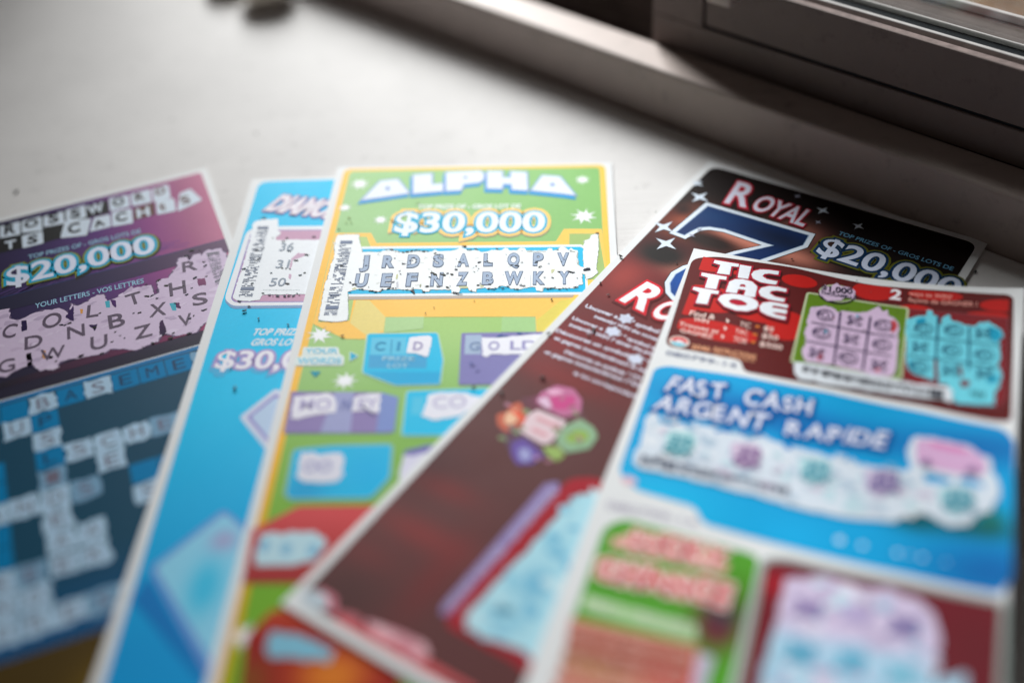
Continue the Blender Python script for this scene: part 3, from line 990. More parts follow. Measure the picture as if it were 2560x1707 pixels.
cf.flecks([(58.55,60.31),(59.35,61.18),(60.13,61.62),(57.80,60.72),(50.64,51.77),(51.52,53.55),(52.55,53.48),(54.21,53.17),(54.75,53.62),(61.58,53.24),(59.72,75.08),(60.97,75.30),(61.70,75.03),(63.16,74.33),(64.18,74.96),(65.15,74.37),(65.88,74.06),(67.91,75.42),(68.90,75.56),(70.08,73.64),(71.08,73.86),(77.78,75.20),(78.77,75.42),(80.00,75.24),(80.98,74.85),(82.46,75.68),(83.69,75.10),(84.68,75.52),(85.66,75.22),(87.39,74.84),(88.13,74.70),(82.20,66.47),(85.70,66.46),(86.20,66.76),(74.60,61.49),(74.84,60.86),(78.90,62.00),(76.27,63.43),(75.90,63.84),(70.03,61.18),(66.77,62.60),(68.30,63.06),(77.72,69.49),(80.21,69.66),(81.92,54.33),(86.27,54.73),(86.95,66.98),(88.29,70.10),(95.29,45.02),(55.76,60.68),(54.86,62.92),(59.87,72.85),(56.85,72.18),(56.15,73.19)], .72, seed=12, aspect=.4)
cf.flecks([(23.85,52.86),(25.24,52.89),(25.95,53.03),(27.21,54.03),(28.39,54.25),(29.81,54.59),(31.17,54.31),(32.52,53.95),(33.88,53.67),(35.28,53.77),(36.69,54.12),(38.08,54.15),(40.71,55.37),(41.47,56.35),(42.18,56.56),(33.47,59.25),(34.59,58.90),(32.58,59.43),(30.68,61.10),(30.19,60.71),(34.72,60.42),(29.71,65.04),(30.09,66.61),(28.07,71.00),(43.89,67.25),(44.54,67.00),(45.65,66.76),(47.03,67.23),(14.16,71.11),(13.90,70.85),(15.39,71.98),(16.08,72.10),(17.51,74.56),(18.42,74.68),(20.98,75.52),(21.65,75.60),(22.82,76.09),(24.36,75.94),(24.93,75.05),(27.08,74.36),(28.42,74.39),(29.29,74.22),(35.08,74.25),(34.92,74.86),(38.60,76.37),(39.46,73.50),(49.71,77.45),(50.82,77.65),(48.80,77.08),(54.03,76.10),(43.26,73.75),(46.17,74.16),(40.74,58.64),(18.20,61.80),(48.10,62.96),(48.43,64.66),(49.41,60.53),(33.17,75.19),(31.85,75.28),(14.57,75.95),(39.95,68.58)], .78, seed=13, aspect=.4)
cf.flecks([(40.67,66.37),(41.64,67.20),(9.96,61.82),(44.58,67.56),(50.35,51.48)] + [(91.34,65.40)], 1.6, seed=14, aspect=.5)
cf.flecks([(35.03,76.12),(35.56,77.03)], .9, seed=15, along=1.1)
Rf = random.Random(5)
cf.flecks([lerp(lerp((15.90,55.23), (87.81,53.81), Rf.random()), lerp((14.40,74.68), (88.13,74.37), Rf.random()), Rf.random()) for _ in range(34)], .34, seed=16)
cf.flecks([(8.02,36.39),(8.68,33.77),(9.79,36.43),(6.03,40.24),(32.11,24.98),(25.66,31.99)] + [(61.22,30.68)], .7, ((118, 150, 90), (130, 150, 70)), seed=17)
cf.done()

wb = tA.part('word_box', 3, label='cyan word box')
wb.poly(offset_poly(rounded([(23.02,97.46),(44.63,97.18),(47.31,109.88),(47.17,120.87),(34.10,121.10),(23.61,115.46)], 1), .5), (176, 214, 190))
wb.poly(rounded([(23.02,97.46),(44.63,97.18),(47.31,109.88),(47.17,120.87),(34.10,121.10),(23.61,115.46)], 1), (0, 190, 234))
wb.poly([(24.17,115.10),(47.11,115.35),(47.17,120.87),(34.10,121.10)], (0, 170, 222))
wb.poly([(24.41,99.15),(35.21,99.17),(35.74,107.26),(24.82,107.30)], (92, 198, 232))
wb.poly([(24.58,107.39),(42.40,107.79),(42.64,113.67),(25.01,113.48)], (56, 164, 214))
wb.done()
wl = tA.part('word_lettering', 5, wb)
wl.poly(ragged(rounded([(36.09,99.30),(41.98,98.30),(43.33,99.67),(42.79,108.16),(41.97,108.52),(38.76,106.81),(35.94,106.78)], .6), .1, 1, 3), (238, 236, 246))
wl.text('C', (25.92,105.15), (29.13,105.19), (25.48,101.35), (40, 150, 196), .02)
wl.text('I', (32.71,105.24), (33.70,105.25), (32.32,101.44), (40, 150, 196), .02)
wl.line((30.83,100.27), (31.14,106.72), .4, (52, 156, 200))
wl.text('PRIZE', (28.81,110.04), (38.70,110.15), (28.60,108.18), (160, 212, 234), .02)
wl.text('LOT', (30.76,113.36), (37.06,113.43), (30.56,111.53), (160, 212, 234), .02)
wl.done()
wl2 = tA.part('revealed_letters', 6, wl)
wl2.text('D', (37.76,105.30), (40.72,105.34), (37.41,101.51), (150, 140, 186), .02)
wl2.done()
wb = tA.part('word_box', 3, label='purple word box')
wb.poly(rounded([(52.19,97.28),(85.17,96.96),(83.90,121.40),(52.77,121.19)], .8), (128, 124, 182))
wb.poly([(53.54,98.27),(58.50,98.24),(58.71,107.42),(53.71,107.36)], (164, 184, 212))
wb.done()
wl = tA.part('word_lettering', 5, wb)
wl.poly(ragged([(58.52,99.60),(63.15,99.93),(66.46,99.40),(72.97,98.43),(80.24,98.24),(76.67,107.82),(61.75,107.46),(60.73,109.04),(59.36,108.36)], .15, 1, 6), (238, 238, 248))
wl.text('G', (54.95,105.51), (58.37,105.55), (54.73,101.73), (124, 146, 186), .02)
wl.flecks([(56.09,111.62),(56.60,112.93),(58.22,115.21),(64.22,98.83),(65.77,99.02),(70.37,97.88),(72.57,97.91)], 1.0, ((70, 74, 130), (40, 80, 150)), 3)
wl.done()
wl2 = tA.part('revealed_letters', 6, wl)
wl2.text('O', (60.82,105.58), (64.23,105.63), (60.64,101.62), (150, 146, 196), .02)
wl2.text('LD', (67.52,105.48), (76.03,105.40), (67.39,101.52), (150, 146, 196), .02)
wl2.done()
p = tA.part('your_words_label', 3)
p.poly(rounded([(3.47,103.33),(14.61,103.47),(15.41,106.85),(16.98,107.87),(17.45,112.17),(2.38,112.17),(1.97,108.36),(3.85,107.71)], 1), (222, 234, 232))
p.poly(offset_poly(rounded([(18.59,105.88),(19.12,109.95),(21.16,107.92)], .4), .35), (200, 226, 206))
p.poly([(18.59,105.88),(19.12,109.95),(21.16,107.92)], (0, 170, 208))
p.poly([(7.48,114.67),(10.86,114.77),(9.53,117.43)], (0, 150, 176))
p.done()
p2 = tA.part('lettering', 4, p)
p2.outlined('YOUR', (4.52,106.38), (14.70,106.51), (4.15,104.09), [((236, 242, 244), .09, (0, 0)), ((64, 190, 222), .015, (0, 0))])
p2.outlined('WORDS', (2.86,111.09), (16.34,111.17), (2.44,108.53), [((236, 242, 244), .09, (0, 0)), ((64, 190, 222), .015, (0, 0))])
p2.done()
wb = tA.part('word_box', 3, label='purple word box with a paler facet')
wb.poly([(3.33,123.62),(30.23,124.22),(35.47,126.34),(35.78,140.72),(34.36,141.36),(4.04,141.26)], (142, 126, 180))
wb.poly([(30.23,124.22),(35.47,126.34),(35.78,140.72),(30.57,141.18)], (124, 144, 204))
wb.poly([(16.44,123.92),(22.17,123.97),(23.25,141.30),(14.52,141.24)], (158, 162, 206))
wb.done()
wl = tA.part('word_lettering', 5, wb)
wl.poly(ragged([(4.57,125.73),(10.39,124.91),(14.99,124.60),(17.12,126.18),(17.82,132.84),(10.09,134.29),(7.29,135.78),(5.08,135.09)], .3, 1.4, 7), (232, 230, 242))
wl.poly(ragged([(22.46,126.23),(25.63,125.04),(30.28,124.74),(30.55,132.94),(27.60,132.58),(22.41,132.54)], .3, 1.4, 8), (232, 230, 242))
wl.done()
wl2 = tA.part('revealed_letters', 6, wl)
wl2.text('MO', (6.98,131.75), (16.10,131.48), (6.25,127.30), (178, 170, 210), .01)
wl2.text('N', (19.27,131.50), (21.74,131.52), (18.71,127.40), (110, 118, 176), .02)
wl2.text('EY', (24.04,131.20), (29.87,131.08), (23.52,127.10), (178, 170, 210), .01)
wl2.line((25.06,130.02), (29.19,134.26), .7, (96, 90, 140))
wl2.done()
wb = tA.part('word_box', 3, label='cyan word box running under the brown ticket')
wb.poly(offset_poly(rounded([(37.83,123.94),(58.66,122.91),(66.31,122.98),(64.75,142.35),(38.10,142.19)], 1), .45), (170, 212, 190))
wb.poly(rounded([(37.83,123.94),(58.66,122.91),(66.31,122.98),(64.75,142.35),(38.10,142.19)], 1), (0, 190, 234))
wb.poly([(39.71,126.38),(43.12,126.41),(42.95,133.86),(39.80,133.67)], (72, 196, 232))
wb.done()
wl = tA.part('word_lettering', 5, wb)
wl.poly(ragged([(44.13,125.73),(47.57,124.54),(53.93,124.60),(60.62,126.90),(54.10,134.78),(46.16,136.37),(43.35,134.53)], .3, 1.4, 9), (232, 232, 244))
wl.done()
wl2 = tA.part('revealed_letters', 6, wl)
wl2.text('CO', (45.99,131.37), (55.70,130.77), (45.61,126.60), (190, 184, 216), .01)
wl2.done()
wb = tA.part('word_box', 3, label='cyan word box above the red prize box')
q = rounded([(8.27,147.93),(18.83,146.48),(35.54,146.01),(36.21,158.64),(32.03,166.00),(10.46,166.33),(8.78,164.80)], 1.4)
wb.poly(offset_poly(q, .7), (140, 190, 170))
wb.poly(q, blobs((0, 184, 230), ((30.13,156.52), 9, 9, (0, 178, 234), .8), ((13.44,163.19), 6, 5, (0, 140, 200), .6)), fine=3)
wb.done()
wl = tA.part('word_lettering', 5, wb)
wl.poly(ragged([(10.35,148.89),(13.64,148.90),(15.46,149.77),(18.21,149.24),(21.86,149.56),(23.04,151.59),(23.32,158.61),(22.16,160.55),(12.90,160.52),(10.82,158.57)], .3, 1.6, 10), (222, 222, 236))
wl.done()
wl2 = tA.part('revealed_letters', 6, wl)
wl2.text('OO', (12.03,156.46), (19.90,156.33), (11.38,152.47), (166, 164, 204), .03)
wl2.done()
wb = tA.part('word_box', 3, label='purple word box nearly covered by the brown ticket')
wb.poly([(39.39,148.39),(45.81,146.06),(60.42,146.14),(59.21,164.74),(39.79,164.71)], (112, 106, 176))
wb.poly(ragged([(38.91,150.42),(44.95,149.20),(49.52,150.47),(48.02,159.57),(39.27,159.55)], .3, 1.5, 3), (216, 214, 234))
wb.done()
pb = tA.part('prize_box', 3, label='red prize box')
pb.poly([(1.91,177.45),(12.97,169.00),(35.88,168.60),(46.61,168.61),(46.84,194.90),(2.87,195.06)], lambda u, v: mixc((206, 70, 74), (158, 40, 40), (v - 172) / 22), fine=4)
pb.done()
pl = tA.part('revealed_prize', 5, pb, M_SCRATCH)
pl.poly(ragged([(4.34,178.68),(19.14,178.26),(22.40,181.80),(20.08,188.05),(12.28,189.37),(5.85,189.78),(4.62,188.74)], .35, 1.6, 4), (186, 218, 230))
for c in ((6.22,182.88), (12.12,183.92), (19.22,184.25)): pl.poly(ellipse(c, 1.5, 2), (128, 184, 214))
pl.done()
pb = tA.part('prize_box', 3, label='red and orange prize box at the lower edge')
pb.poly([(7.06,211.13),(11.92,203.34),(23.77,202.68),(44.53,212.05),(47.23,238.92),(9.34,239.35)], blobs(lambda u, v: mixc((206, 86, 32), (146, 20, 18), (v - 199) / 14), ((29.56,222.31), 9, 7, (214, 118, 26), 1.2), ((9.89,223.57), 5, 6, (124, 84, 10), .8)), fine=3)
pb.done()
pl = tA.part('revealed_prize', 5, pb, M_SCRATCH)
pl.poly(ragged([(12.76,209.92),(19.77,210.53),(29.23,214.97),(28.40,217.92),(14.12,217.41),(12.80,215.71)], .35, 1.6, 5), (128, 188, 212))
pl.done()
# ------------------------------------------------------------------ brown-black and maroon ticket with the blue seven
tR = Ticket((76.32399,385.43905,-0.64436,-2.19904), 234.5, lambda u, v: 0.6 + 1.0 * v / 234,
            'dark brown and maroon scratch ticket with a big blue seven, under the red topped one')
baseR = lambda u, v: mixc(mixc((20, 8, 7), (104, 30, 32), (v - 38) / 22), (92, 50, 50), (v - 85) / 60)  # lower half paled: gloss haze over the dark print is put into the ink
SKIN = (206, 128, 108)
colR = blobs(baseR,
             ((9.47,36.01), 10, 9, (176, 84, 54), .9), ((31.50,36.85), 15, 8, SKIN, 1.3), ((46.92,24.92), 10, 7, (196, 120, 104), .7),
             ((50.14,38.51), 12, 5, SKIN, .9), ((20.65,62.88), 9, 5, SKIN, 1.0), ((13.65,46.69), 9, 3, (150, 70, 44), .7), ((7.42,75.88), 7, 11, (164, 60, 52), .8),
             ((22.74,44.95), 10, 4.0, (30, 10, 6), 1.4), ((12.52,59.34), 9, 6, (16, 7, 6), 1.3), ((5.72,32.80), 5, 4, (30, 9, 6), 1.0), ((2.75,24.11), 3.5, 6, (24, 8, 6), 1.2), ((3.22,36.97), 3, 5, (90, 26, 10), .7),
             ((-3.38,90.96), 6, 9, (130, 30, 34), .7), ((7.31,113.72), 7, 10, (140, 26, 30), .7), ((20.49,108.42), 14, 10, (120, 18, 26), .6),
             ((14.83,127.46), 18, 5, (140, 34, 34), .6), ((12.43,181.63), 10, 4, (160, 34, 34),.4), ((16.30,197.91), 15, 5, (176, 44, 44),.4), ((27.96,207.33), 5, 16, (130, 28, 30),.4), ((9.05,211.22), 9, 5, (140, 44, 44),.4),
             ((12.04,224.72), 10, 12, (74, 44, 44), .7), ((1.14,175.88), 12, 8, (74, 40, 44), .6))
p = tR.part('background_print', 0)
p.poly(rect(2.6, 2.6, 99.0, 231.5, 4.2), colR, fine=1.6)
p.done()
for c, R, k in (((10.79,53.46), 4.6, 4), ((5.56,45.36), 4.4, 4), ((7.88,23.09), 4.0, 4), ((3.24,15.66), 2.6, 4), ((49.48,16.87), 1.3, 4), ((61.97,12.45), 2.3, 4), ((48.13,9.61), 2.6, 4), ((37.14,5.70), 1.5, 4), ((16.85,40.68), 1.4, 4), ((16.15,44.94), 1.4, 4)):
    p = tR.part('sparkle', 3)
    p.poly(star(c, R, R * .3, k, .25), (214, 226, 240) if R > 2 else (150, 152, 170))
    p.done()
p = tR.part('number_seven', 1)
F7 = [(12.88,26.54),(49.68,25.53),(50.26,31.49),(41.85,45.34),(34.18,60.29),(33.84,73.73),(30.36,79.28),(24.56,75.60),(22.19,71.68),(21.56,66.65),(22.96,62.36),(28.58,54.82),(33.62,47.06),(42.30,36.35),(40.22,36.51),(23.99,36.04),(18.92,37.33),(15.97,39.57),(14.58,43.07),(13.80,45.94),(10.83,45.77)]
p.poly(offset_poly(F7, 2.1), (30, 22, 22))
p.poly(offset_poly(F7, 1.8), (216, 226, 238))
p.poly(offset_poly(F7, .3), (150, 176, 206))
p.poly(F7, blobs((0, 40, 92), ((43.72,31.87), 14, 5, (0, 22, 54), .9), ((24.06,68.64), 12, 12, (0, 70, 150), 1), ((16.74,31.16), 10, 5, (0, 54, 104), .8)), fine=1.5)
p.done()
p = tR.part('title_lettering', 3)
RO = [((96, 12, 22), .09, (.3, .5)), ((196, 44, 66), .06, (0, 0)), ((216, 216, 234), .02, (0, 0))]
p.outlined('R', (16.74,21.58), (24.72,20.71), (12.53,8.19), RO)
p.outlined('OYAL', (25.88,20.61), (46.15,21.67), (23.18,10.99), RO)
p.done()
p = tR.part('lower_lettering', 3)
RO2 = [((90, 8, 16), .12, (.3, .6)), ((212, 16, 40), .085, (0, 0)), ((236, 240, 246), .03, (0, 0))]
p.outlined('R', (12.35,87.24), (22.08,88.60), (12.88,75.04), RO2, slant=.1)
p.outlined('OYAL', (23.59,88.66), (46.15,91.73), (23.23,78.96), RO2, slant=.1)
p.done()
p = tR.part('prize_caption', 2)
p.text('TOP PRIZES OF - GROS LOTS DE', (57.83,20.18), (96.63,20.78), (57.05,18.13), (104, 164, 200), .014)
p.done()
p = tR.part('prize_lettering', 2)
p.outlined('$20,000', (55.34,33.31), (101.72,34.31), (52.55,23.44),
           [((14, 12, 4), .15, (.3, .6)), ((96, 98, 12), .135, (0, 0)), ((0, 46, 84), .085, (0, 0)), ((206, 216, 238), .02, (0, 0))])
p.done()
p = tR.part('instruction_text', 2)
TX = (228, 226, 244)
for s, a, b, t in (('Uncover a " 7 " symbol', (4.62,96.19), (30.64,95.78), (3.98,94.57)), ('instantly! WIN the corner', (9.74,99.12), (32.49,99.07), (9.20,97.76)),
                   ('Uncover a " 777 " symbol to', (4.17,103.35), (34.55,103.15), (3.56,101.92)), ('instantly! WIN 7 times the prize', (5.15,106.57), (35.80,105.73), (4.52,105.12)),
                   ('Découvrez un symbole " 7 "', (3.04,111.06), (34.60,109.82), (2.43,109.57)), ('et gagnez instantanément le lot', (4.49,114.28), (36.35,113.54), (3.92,112.89)),
                   ('Découvrez un symbole " 777 "', (10.57,118.16), (37.83,117.33), (9.97,116.74)), ('et gagnez instantanément 7 fois', (5.45,121.30), (38.34,119.90), (4.86,119.96)),
                   ('le lot correspondant', (18.11,124.98), (39.07,124.47), (17.57,123.68))):
    p.text(s, a, b, t, TX, .03)
for c in ((18.75,94.66), (18.42,102.08), (30.77,109.68)):
    p.poly(star(c, 2.7, 1.8, 6, .4), (206, 212, 232))
p.done()
lg = tR.part('gem_cluster', 2)
lg.poly(ragged(ellipse((22.55,147.47), 12.0, 13.0), .8, 2, 4), blobs((96, 56, 64), ((17.40,137.45), 5, 5, (150, 64, 108), .8), ((32.60,146.41), 5, 5, (120, 140, 100), .8), ((21.14,158.25), 5, 5, (90, 74, 120), .8), ((12.21,150.30), 4, 4, (160, 84, 66), .8)), fine=2)
for q, c in (([(8.21,150.99),(10.21,148.06),(9.23,145.86),(11.08,143.00),(15.46,146.28),(17.38,149.22),(16.37,152.87),(14.56,155.63),(10.85,154.51)], (196, 98, 74)), ([(10.34,149.36),(11.68,145.79),(14.67,148.82),(14.35,152.40),(11.78,152.60)], (236, 190, 156)), ([(10.56,147.85),(12.87,146.46),(16.57,148.36),(16.33,149.86),(13.64,148.75)], (232, 92, 62)),
             ([(18.31,158.33),(20.15,154.92),(24.56,156.18),(29.03,157.99),(27.44,162.44),(24.07,164.48),(20.45,161.90)], (104, 80, 162)), ([(21.26,159.15),(23.32,157.58),(26.00,159.50),(25.99,162.37),(23.55,162.26)], (158, 160, 208)),
             ([(14.12,136.58),(16.43,131.60),(21.57,130.33),(26.24,133.21),(28.65,138.36),(25.21,142.14),(21.15,141.83),(15.17,140.90)], (190, 108, 150)), ([(14.69,139.78),(16.72,137.15),(20.54,140.47),(18.77,141.53)], (224, 190, 216)), ([(14.70,135.16),(17.25,132.91),(20.22,132.93),(17.81,136.15)], (228, 170, 202)), ([(17.43,136.73),(23.52,132.72),(25.39,136.17),(24.38,138.86),(21.38,140.66)], (200, 70, 136)),
             ([(26.79,146.59),(29.88,140.01),(34.79,141.10),(37.71,143.65),(38.10,148.96),(33.54,153.65),(28.94,151.91)], (140, 176, 140)), ([(26.44,155.04),(30.53,152.57),(33.78,154.79),(32.74,157.96),(29.41,157.12)], (150, 178, 96)), ([(29.70,147.83),(31.27,144.23),(34.44,143.64),(35.92,145.72),(35.20,148.77),(31.52,150.02)], (144, 178, 78)),
             ([(15.97,146.32),(17.32,143.10),(27.01,143.10),(27.55,147.80),(27.57,152.73),(25.99,154.34),(17.70,153.41)], (226, 202, 210))):
    lg.poly(rounded(q, .7, 3), c)
mottle(lg, [(7.11,146.43),(15.51,132.51),(26.78,132.89),(36.88,143.83),(34.83,155.74),(24.07,164.48),(12.82,156.68)], [(150, 96, 112), (176, 120, 140), (120, 110, 110), (208, 150, 160), (130, 150, 110)], 26, 1.3, 6)
lg.done()
lg2 = tR.part('lettering', 4, lg)
for k in range(2):
    a, b = ((18.88,146.28), (26.14,146.31)) if k == 0 else ((20.20,150.56), (25.37,150.77))
    lg2.line(a, b, 1.7, (222, 168, 178))
lg2.done()
sd = tR.part('side_text_strip', 2)
sd.poly(rounded([(34.49,166.44),(37.18,163.92),(38.85,165.54),(37.68,215.39),(35.60,215.97),(34.78,213.57)], .8), (142, 126, 178))
sd.done()
st = tR.part('side_text', 3, sd)
st.text('INSTANT WIN PRIZE - LOT INSTANTANE', (37.64,213.61), (39.30,167.00), (35.18,213.68), (186, 176, 214), .02)
st.done()
pn = tR.part('lower_play_panel', 2)
pn.poly(rounded([(39.20,161.37),(45.66,157.00),(73.76,167.45),(70.30,220.80),(58.56,217.67),(39.26,217.98),(37.32,214.90)], 2.5), (164, 22, 40))
pn.poly(rounded([(42.93,164.79),(47.80,161.13),(73.13,171.76),(68.14,218.29),(59.68,214.96),(44.65,217.80),(40.54,215.05)], 2), (150, 16, 34))
pn.done()
pw = tR.part('scratched_panel', 4, pn, M_SCRATCH)
pw.poly(ragged(rounded([(44.21,165.31),(48.16,162.29),(72.25,172.31),(67.29,217.84),(59.25,213.86),(44.70,216.58),(41.54,214.29)], 1.5), .3, 2, 4), blobs((176, 222, 236), ((51.00,196.12), 4, 5, (104, 176, 210), .9), ((48.72,182.84), 4, 4, (150, 206, 226), .7), ((50.44,208.19), 5, 4, (140, 200, 224), .6)), fine=2)
mottle(pw, [(44.21,165.31),(48.16,162.29),(72.25,172.31),(67.29,217.84),(59.25,213.86),(44.70,216.58),(41.54,214.29)], [(148, 206, 228), (196, 228, 238), (120, 188, 218)], 40, 2.6, 8)
pw.done()
p = tR.part('footer_strip', 2)
p.poly([(5.51,225.38),(10.71,225.54),(13.96,229.40),(10.10,230.34),(5.39,229.58)], (206, 120, 136))
p.poly([(14.16,229.64),(39.26,228.38),(55.63,228.72),(55.85,229.87),(38.99,231.25),(14.51,231.23)], (214, 92, 98))
p.poly(rounded([(13.79,228.41),(17.95,227.07),(20.86,227.43),(21.51,229.03),(14.80,229.61)], 1), (186, 104, 114))
p.poly(rounded([(21.13,226.97),(29.54,225.45),(38.03,224.70),(40.93,227.34),(38.95,229.59),(29.02,229.62),(23.56,229.17)], 1.2), (214, 150, 162))
mottle(p, [(21.13,226.97),(29.54,225.45),(38.03,224.70),(40.93,227.34),(38.95,229.59),(29.02,229.62),(23.56,229.17)], [(232, 176, 186), (190, 112, 124), (236, 200, 206)], 12, 2.2, 3)
p.poly(ellipse((6.70,229.14), 4, 2.6), (190, 204, 214))
p.done()

# ------------------------------------------------------------------ ticket with the three games, on top
tT = Ticket((61.95700,330.25469,-0.41716,-1.94861,0.00181), 184, lambda u, v: 2.2,
            'red topped three game scratch ticket with a blue middle section, uppermost at the right')
DR, RD = (92, 18, 18), (190, 22, 16)
p = tT.part('game_panel', 0, label='dark red game panel')
red = rounded([(0.77,5.54),(7.92,2.22),(32.48,0.78),(57.53,3.40),(79.18,2.64),(97.23,3.30),(98.82,5.06),(99.63,34.31),(100.26,60.41),(95.47,60.39),(76.88,56.39),(51.24,54.17),(27.15,54.78),(25.68,50.08),(2.45,50.62)], 3.2)
p.poly(red, DR)
for c, ru, rv in (((5.66,6.47), 9, 4.5), ((15.55,7.55), 10, 2.4), ((10.16,24.61), 11, 6.5), ((27.22,27.71), 9, 3.6), ((15.37,39.18), 13, 4.5), ((35.70,30.38), 6, 7), ((37.63,48.86), 8, 4),
                  ((35.89,7.38), 5.6, 3.2), ((58.81,6.60), 6.5, 4.6), ((76.81,5.55), 8, 2.6), ((95.64,9.00), 6, 3), ((92.28,14.71), 7, 2.4), ((71.72,15.10), 6, 4), ((72.85,42.87), 4, 9), ((5.02,29.61), 3.2, 5)):
    q = [x for x in ellipse(c, ru, rv, 30)]
    q = [(max(4.0, min(97.6, a)), max(3.6, min(46, b))) for a, b in q]
    p.poly(q, RD)
p.done()
tt = tT.part('title_lettering', 2, p)
TTT = [[(7.97,4.62),(15.94,4.39),(16.10,6.02),(13.83,6.26),(14.16,10.90),(10.16,11.37),(10.29,6.66),(7.94,6.24)], [(16.32,4.68),(20.03,4.59),(20.26,11.34),(16.95,11.60)],
       [(28.92,4.48),(25.85,4.62),(23.06,5.25),(21.22,6.71),(20.75,8.65),(21.69,10.59),(24.27,11.78),(26.89,11.85),(29.23,11.61),(29.37,9.77),(25.98,9.71),(24.28,8.55),(24.74,7.20),(26.19,6.53),(28.99,6.39)],
       [(5.41,12.38),(13.58,12.20),(13.65,13.82),(11.46,14.09),(11.68,19.48),(8.07,19.85),(7.93,14.38),(5.58,13.99)],
       [(14.79,19.95),(14.84,14.47),(16.32,12.69),(18.54,11.91),(21.76,12.33),(23.76,14.35),(24.04,19.96),(20.61,20.08),(20.61,17.15),(18.25,17.36),(18.23,19.62)],
       [(32.79,12.86),(29.86,12.55),(27.34,12.94),(25.05,14.60),(24.61,16.69),(25.53,18.56),(28.02,19.58),(30.34,19.71),(32.99,19.56),(33.14,17.91),(30.01,17.81),(28.07,16.57),(28.29,15.34),(29.94,14.52),(32.90,14.43)],
       [(4.55,20.42),(12.66,20.17),(12.73,21.75),(10.52,22.05),(10.59,27.75),(6.99,28.15),(6.96,22.59),(4.55,21.81)],
       [(13.26,24.50),(13.59,22.35),(14.66,21.24),(16.80,20.23),(19.36,20.04),(22.76,20.27),(25.08,21.68),(25.85,23.34),(25.51,25.34),(23.11,27.42),(19.67,28.08),(15.89,27.16)],
       [(34.57,20.67),(31.50,20.53),(29.00,20.76),(26.91,21.88),(26.19,24.08),(27.04,26.32),(29.45,27.51),(32.04,27.94),(34.86,28.08),(34.90,26.55),(31.78,26.45),(30.43,25.68),(32.33,25.29),(34.72,25.17),(34.69,23.19),(31.97,23.24),(30.03,23.43),(30.19,22.29),(32.29,22.14),(34.63,22.25)]]
HOLE = {4: [[(18.33,15.94),(18.55,14.65),(19.68,14.39),(20.47,15.63)]], 7: [[(16.51,24.13),(17.34,22.90),(19.07,22.53),(20.66,22.72),(22.46,23.77),(22.09,24.81),(19.69,25.64),(17.55,25.21)]]}
for q in TTT: tt.poly(offset_poly([(a + .3, b + .75) for a, b in q], .75), (60, 8, 14))
for q in TTT: tt.poly(offset_poly(q, .62), (176, 6, 44))
tt.done()
tw = tT.part('lettering', 4, tt)
for i, q in enumerate(TTT): tw.poly(q, (232, 236, 244), HOLE.get(i, ()))
tw.done()
p2 = tT.part('small_print', 2, p)
PK = (246, 214, 206)
for s, a, b, t, bo in (('Find &', (6.32,34.32), (14.26,34.24), (6.05,32.03), .012), ('WIN', (8.07,36.67), (12.79,36.66), (7.75,34.71), .012), ('Trouvez et', (4.33,40.13), (16.69,40.44), (4.04,38.26), .012), ('GAGNEZ', (5.39,43.11), (15.53,43.20), (5.09,41.19), .012),
                       ('TIC', (22.14,35.11), (25.38,35.02), (21.94,32.86), .0), ('$5', (29.34,34.59), (32.35,34.64), (29.16,32.51), .012), ('TAC', (21.50,38.69), (25.26,38.55), (21.31,36.50), .0), ('$50', (29.54,38.23), (34.38,38.17), (29.34,36.07), .012),
                       ('TOE', (21.61,42.47), (25.70,42.36), (21.42,40.27), .0), ('$500', (29.55,42.16), (36.22,42.07), (29.35,40.03), .012), ('2046', (10.32,49.72), (16.09,49.29), (10.03,47.61), .02),
                       ('INSTRUCTIONS', (16.94,48.86), (29.58,48.58), (16.67,46.89), .02), ('AU VERSO', (17.26,50.31), (29.67,50.07), (17.09,49.09), .0),
                       ('ways to WIN!', (69.21,6.60), (81.60,6.95), (69.15,4.60), .012), ('façons de GAGNER !', (69.31,9.83), (89.01,9.93), (69.20,7.76), .012)):
    p2.text(s, a, b, t, (236, 160, 148) if 'ç' in s or 'ways' in s else ((238, 170, 130) if s in ('2046', 'INSTRUCTIONS', 'AU VERSO') else PK), bo)
p2.outlined('2', (63.72,9.55), (67.10,9.60), (63.69,4.63), [((170, 10, 40), .08, (0, 0)), ((240, 238, 244), .03, (0, 0))])
for x in ([(17.65,32.56),(18.07,34.60),(18.88,33.61)], [(17.72,36.21),(18.17,38.38),(18.89,37.34)], [(17.73,40.24),(18.18,42.37),(18.89,41.35)]): p2.poly(x, PK)
for a, b in (((26.82,33.64), (28.06,33.58)), ((26.80,37.51), (28.03,37.44)), ((26.96,41.18), (28.18,41.11))): p2.line(a, b, .9, (220, 120, 50))
p2.done()
em = tT.part('emblem', 2, p)
c = (6.31,47.61)
em.poly(ellipse(c, 3.1, 2.6), (240, 216, 206))
em.poly([x for x in ellipse(c, 2.6, 2.1) if x[1] < c[1] + .35], (210, 40, 52))
em.poly([x for x in ellipse(c, 2.6, 2.1) if x[1] > c[1] + .45], (80, 190, 214))
em.poly([(c[0] - 1.5, c[1] + .6), (c[0] - .2, c[1] - 1.2), (c[0] + .2, c[1] - .2), (c[0] + .9, c[1] - .9), (c[0] + 1.7, c[1] + .6)], (240, 232, 236))
em.done()
sn = tT.part('serial_number', 1)
sn.text('080799-14', (3.67,54.53), (24.92,54.03), (3.36,52.54), (112, 122, 152), .01)
sn.done()
g1_ = tT.part('game_grid', 2, p, label='green framed game with lavender squares')
gq = [(39.27,12.53),(54.16,12.57),(69.64,13.23),(70.19,28.60),(70.82,46.45),(56.07,45.75),(39.82,46.52)]
g1_.poly(offset_poly(rounded([(a + .25, b + .5) for a, b in gq], 1), .4), (34, 26, 18))
